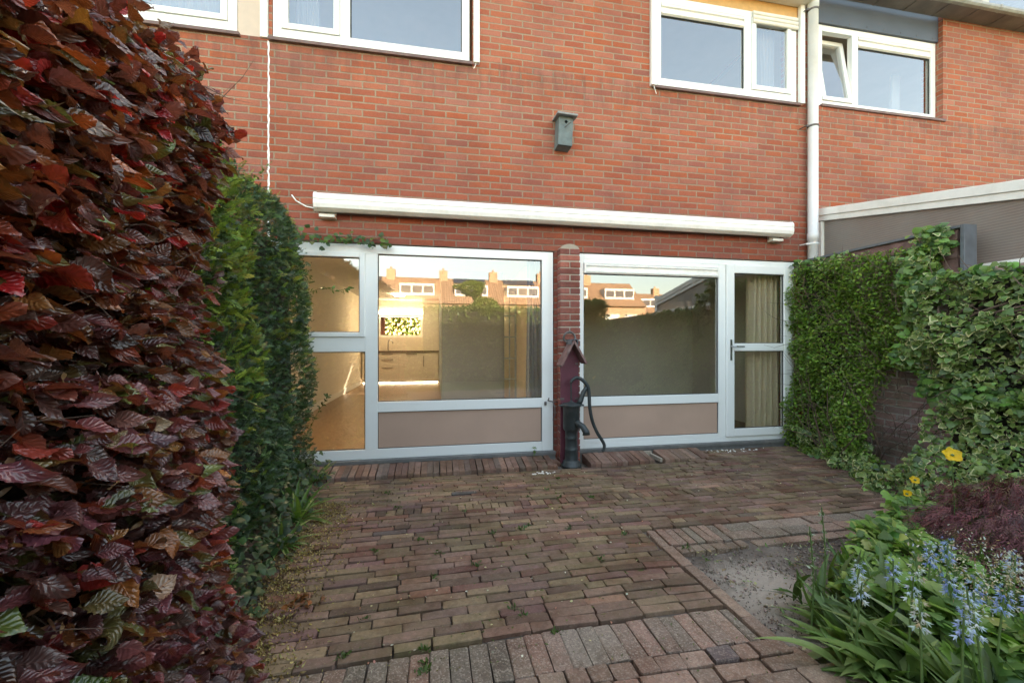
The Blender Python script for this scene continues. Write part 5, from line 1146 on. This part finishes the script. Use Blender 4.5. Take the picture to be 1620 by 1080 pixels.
far_hedge('street_hedge', -3.6, 1.2, 12.0, 12.5, 3.4, 26000, 'bright green hedge outside the kitchen window', face=-1, s=.13, cl=((.10,.17,.02),(.15,.22,.03),(.07,.13,.02)))
tp = empty('topiary', (1.6, -9.2, 0)); tag(tp, 'bird-shaped clipped topiary above the end hedge, mirrored in the left pane', 'topiary')
Pl = []
for (cx_, cz_, rx, rz, k) in ((1.63,2.30,.50,.40,3400),(1.17,3.0,.36,.25,2400),(1.36,2.72,.14,.14,500),(.74,3.04,.16,.07,300),(1.42,3.10,.2,.12,400)):
    d = unit(k); Pl.append(d*[rx, rx*.8, rz]*R.uniform(.85, 1.02, (k, 1))+[cx_, -9.2, cz_])
P_ = np.concatenate(Pl); n = len(P_); scatter_mesh('foliage', [diamond_leaf(.35), sp_dark[1]], R.integers(0, 2, n), frames_from(unit(n), unit(n), P_, R.uniform(.04, .075, n)), pick([(.15,.19,.025),(.20,.24,.035)], [1,1], n), M['shrub'], tp, smooth=False)
mb = MB(); mb.tube([(1.6,-9.2,0),(1.6,-9.2,2.2),(1.45,-9.2,2.9)], [.08,.06,.04], 8); mb.build('trunk', M['bark'], tp)

n = 4000; x = R.uniform(1.40, 2.6, n); y = R.uniform(-3.1, -2.06, n)
mbz = np.array([.030*max(0, math.sin((a-1.35)*2.2))*min(1, max(0, (-2.1-b)*4))*min(1, max(0, (a-1.42)*5)) for a, b in zip(x, y)])
ok = (x < 2.6); clod = []
for sd_ in range(3):
    r = np.random.default_rng(60+sd_); v = np.array([(1,0,0),(-1,0,0),(0,1,0),(0,-1,0),(0,0,.8),(0,0,-.5)], float)*(1+r.uniform(-.35,.35,(6,3))); clod.append(dict(v=v, f=[(0,2,4),(2,1,4),(1,3,4),(3,0,4),(2,0,5),(1,2,5),(3,1,5),(0,3,5)], uv=np.zeros((6,2))))
dd_ = np.hypot(x-1.62, y+2.40); sand = (dd_ < .2+.08*np.sin(x*30)) & (R.random(n) < .7); cc_ = pick([(.24,.19,.16),(.30,.25,.21),(.17,.135,.11)], [1,1,1], n); cc_[sand] = pick([(.5,.42,.35),(.35,.28,.23)], [1,1], sand.sum())
o = scatter_mesh('soil_crumbs', clod, R.integers(0, 3, n), frames_from(unit(n), unit(n), np.c_[x, y, mbz-.022], R.uniform(.0018, .0055, n)*R.choice([1, 1, 1.8], n)), cc_, M['grit_attr'], smooth=False)
tag(o, 'loose crumbs of soil and sand over the bare bed', 'soil crumbs', kind='stuff')
n = 260; x = R.uniform(1.42, 2.5, n); y = R.uniform(-2.95, -2.06, n)
o = scatter_mesh('bed_litter', pr+[diamond_leaf(.3)], R.integers(0, 3, n), frames_from(np.c_[unit(n)[:, :2], R.normal(.1, .15, n)], np.c_[R.normal(0, .3, n), R.normal(0, .3, n), np.ones(n)], np.c_[x, y, R.uniform(.002, .016, n)], R.uniform(.012, .034, n)), pick([(.30,.22,.12),(.16,.11,.07),(.42,.42,.22),(.12,.2,.05)], [1,1,.5,.6], n), M['shrub'])
tag(o, 'dry leaf bits and tiny seedlings on the bare soil', 'litter', kind='stuff')

n = 900; cl = np.array([(2.02,-2.86),(2.15,-2.98),(1.98,-3.04),(2.28,-3.0),(2.22,-2.84)]); c_ = cl[R.integers(0, 5, n)]
o = scatter_mesh('seed_heads', [grid_leaf(5, 3, .22, curl=.4, fold=.4, seed=71)], np.zeros(n, int), frames_from(unit(n), unit(n), np.c_[c_+R.normal(0, .045, (n, 2)), R.uniform(.20, .40, n)], R.uniform(.007, .015, n)), pick([(.62,.52,.36),(.50,.34,.22),(.70,.68,.62),(.45,.48,.62)], [1,.6,1,.5], n), M['shrub'])
tag(o, 'haze of dry straw-coloured seed capsules among the fading bluebells', 'seed heads', kind='stuff')

n = 900; yy_ = -.315-np.round(R.uniform(0, 2.2, n)/.0575)*.0575; x = R.uniform(-.85, 1.25, n)+.0; msk = (np.sin(x*4+yy_*3)+np.sin(x*9-yy_*5)) > .1; x, yy_ = x[msk], yy_[msk]; n = len(x)
yy_ = yy_+np.array([wav(a, b) for a, b in zip(x, yy_)])+.002
o = scatter_mesh('joint_moss', clod, R.integers(0, 3, n), frames_from(np.c_[np.ones(n), R.normal(0, .1, n), R.normal(0, .1, n)], np.c_[R.normal(0, .2, n), R.normal(0, .2, n), np.ones(n)], np.c_[x, yy_, np.array([gz(a, b) for a, b in zip(x, yy_)])-.004], np.c_[R.uniform(.006, .022, n), R.uniform(.003, .006, n), R.uniform(.004, .008, n)]), pick([(.10,.13,.03),(.15,.17,.04),(.08,.09,.035)], [1,1,1], n), M['grit_attr'], smooth=False)
tag(o, 'cushions of moss filling the joints of the brick patio', 'moss', kind='stuff')
n = 150; P_ = np.c_[R.uniform(-.7, 3.6, n), R.uniform(-1.7, -.35, n), np.full(n, .004)]; P_[:60, 0] = R.uniform(-.6, 1.2, 60); P_[:60, 1] = R.uniform(-2.9, -1.6, 60)
o = scatter_mesh('fallen_petals', [diamond_leaf(.35)], np.zeros(n, int), frames_from(np.c_[unit(n)[:, :2], R.normal(.1, .2, n)], np.c_[R.normal(0, .3, n), R.normal(0, .3, n), np.ones(n)], P_, R.uniform(.008, .016, n)), pick([(.75,.72,.62),(.62,.55,.30),(.55,.25,.18)], [1,.6,.25], n), M['shrub'])
tag(o, 'small pale petals dropped here and there on the patio', 'petals', kind='stuff')
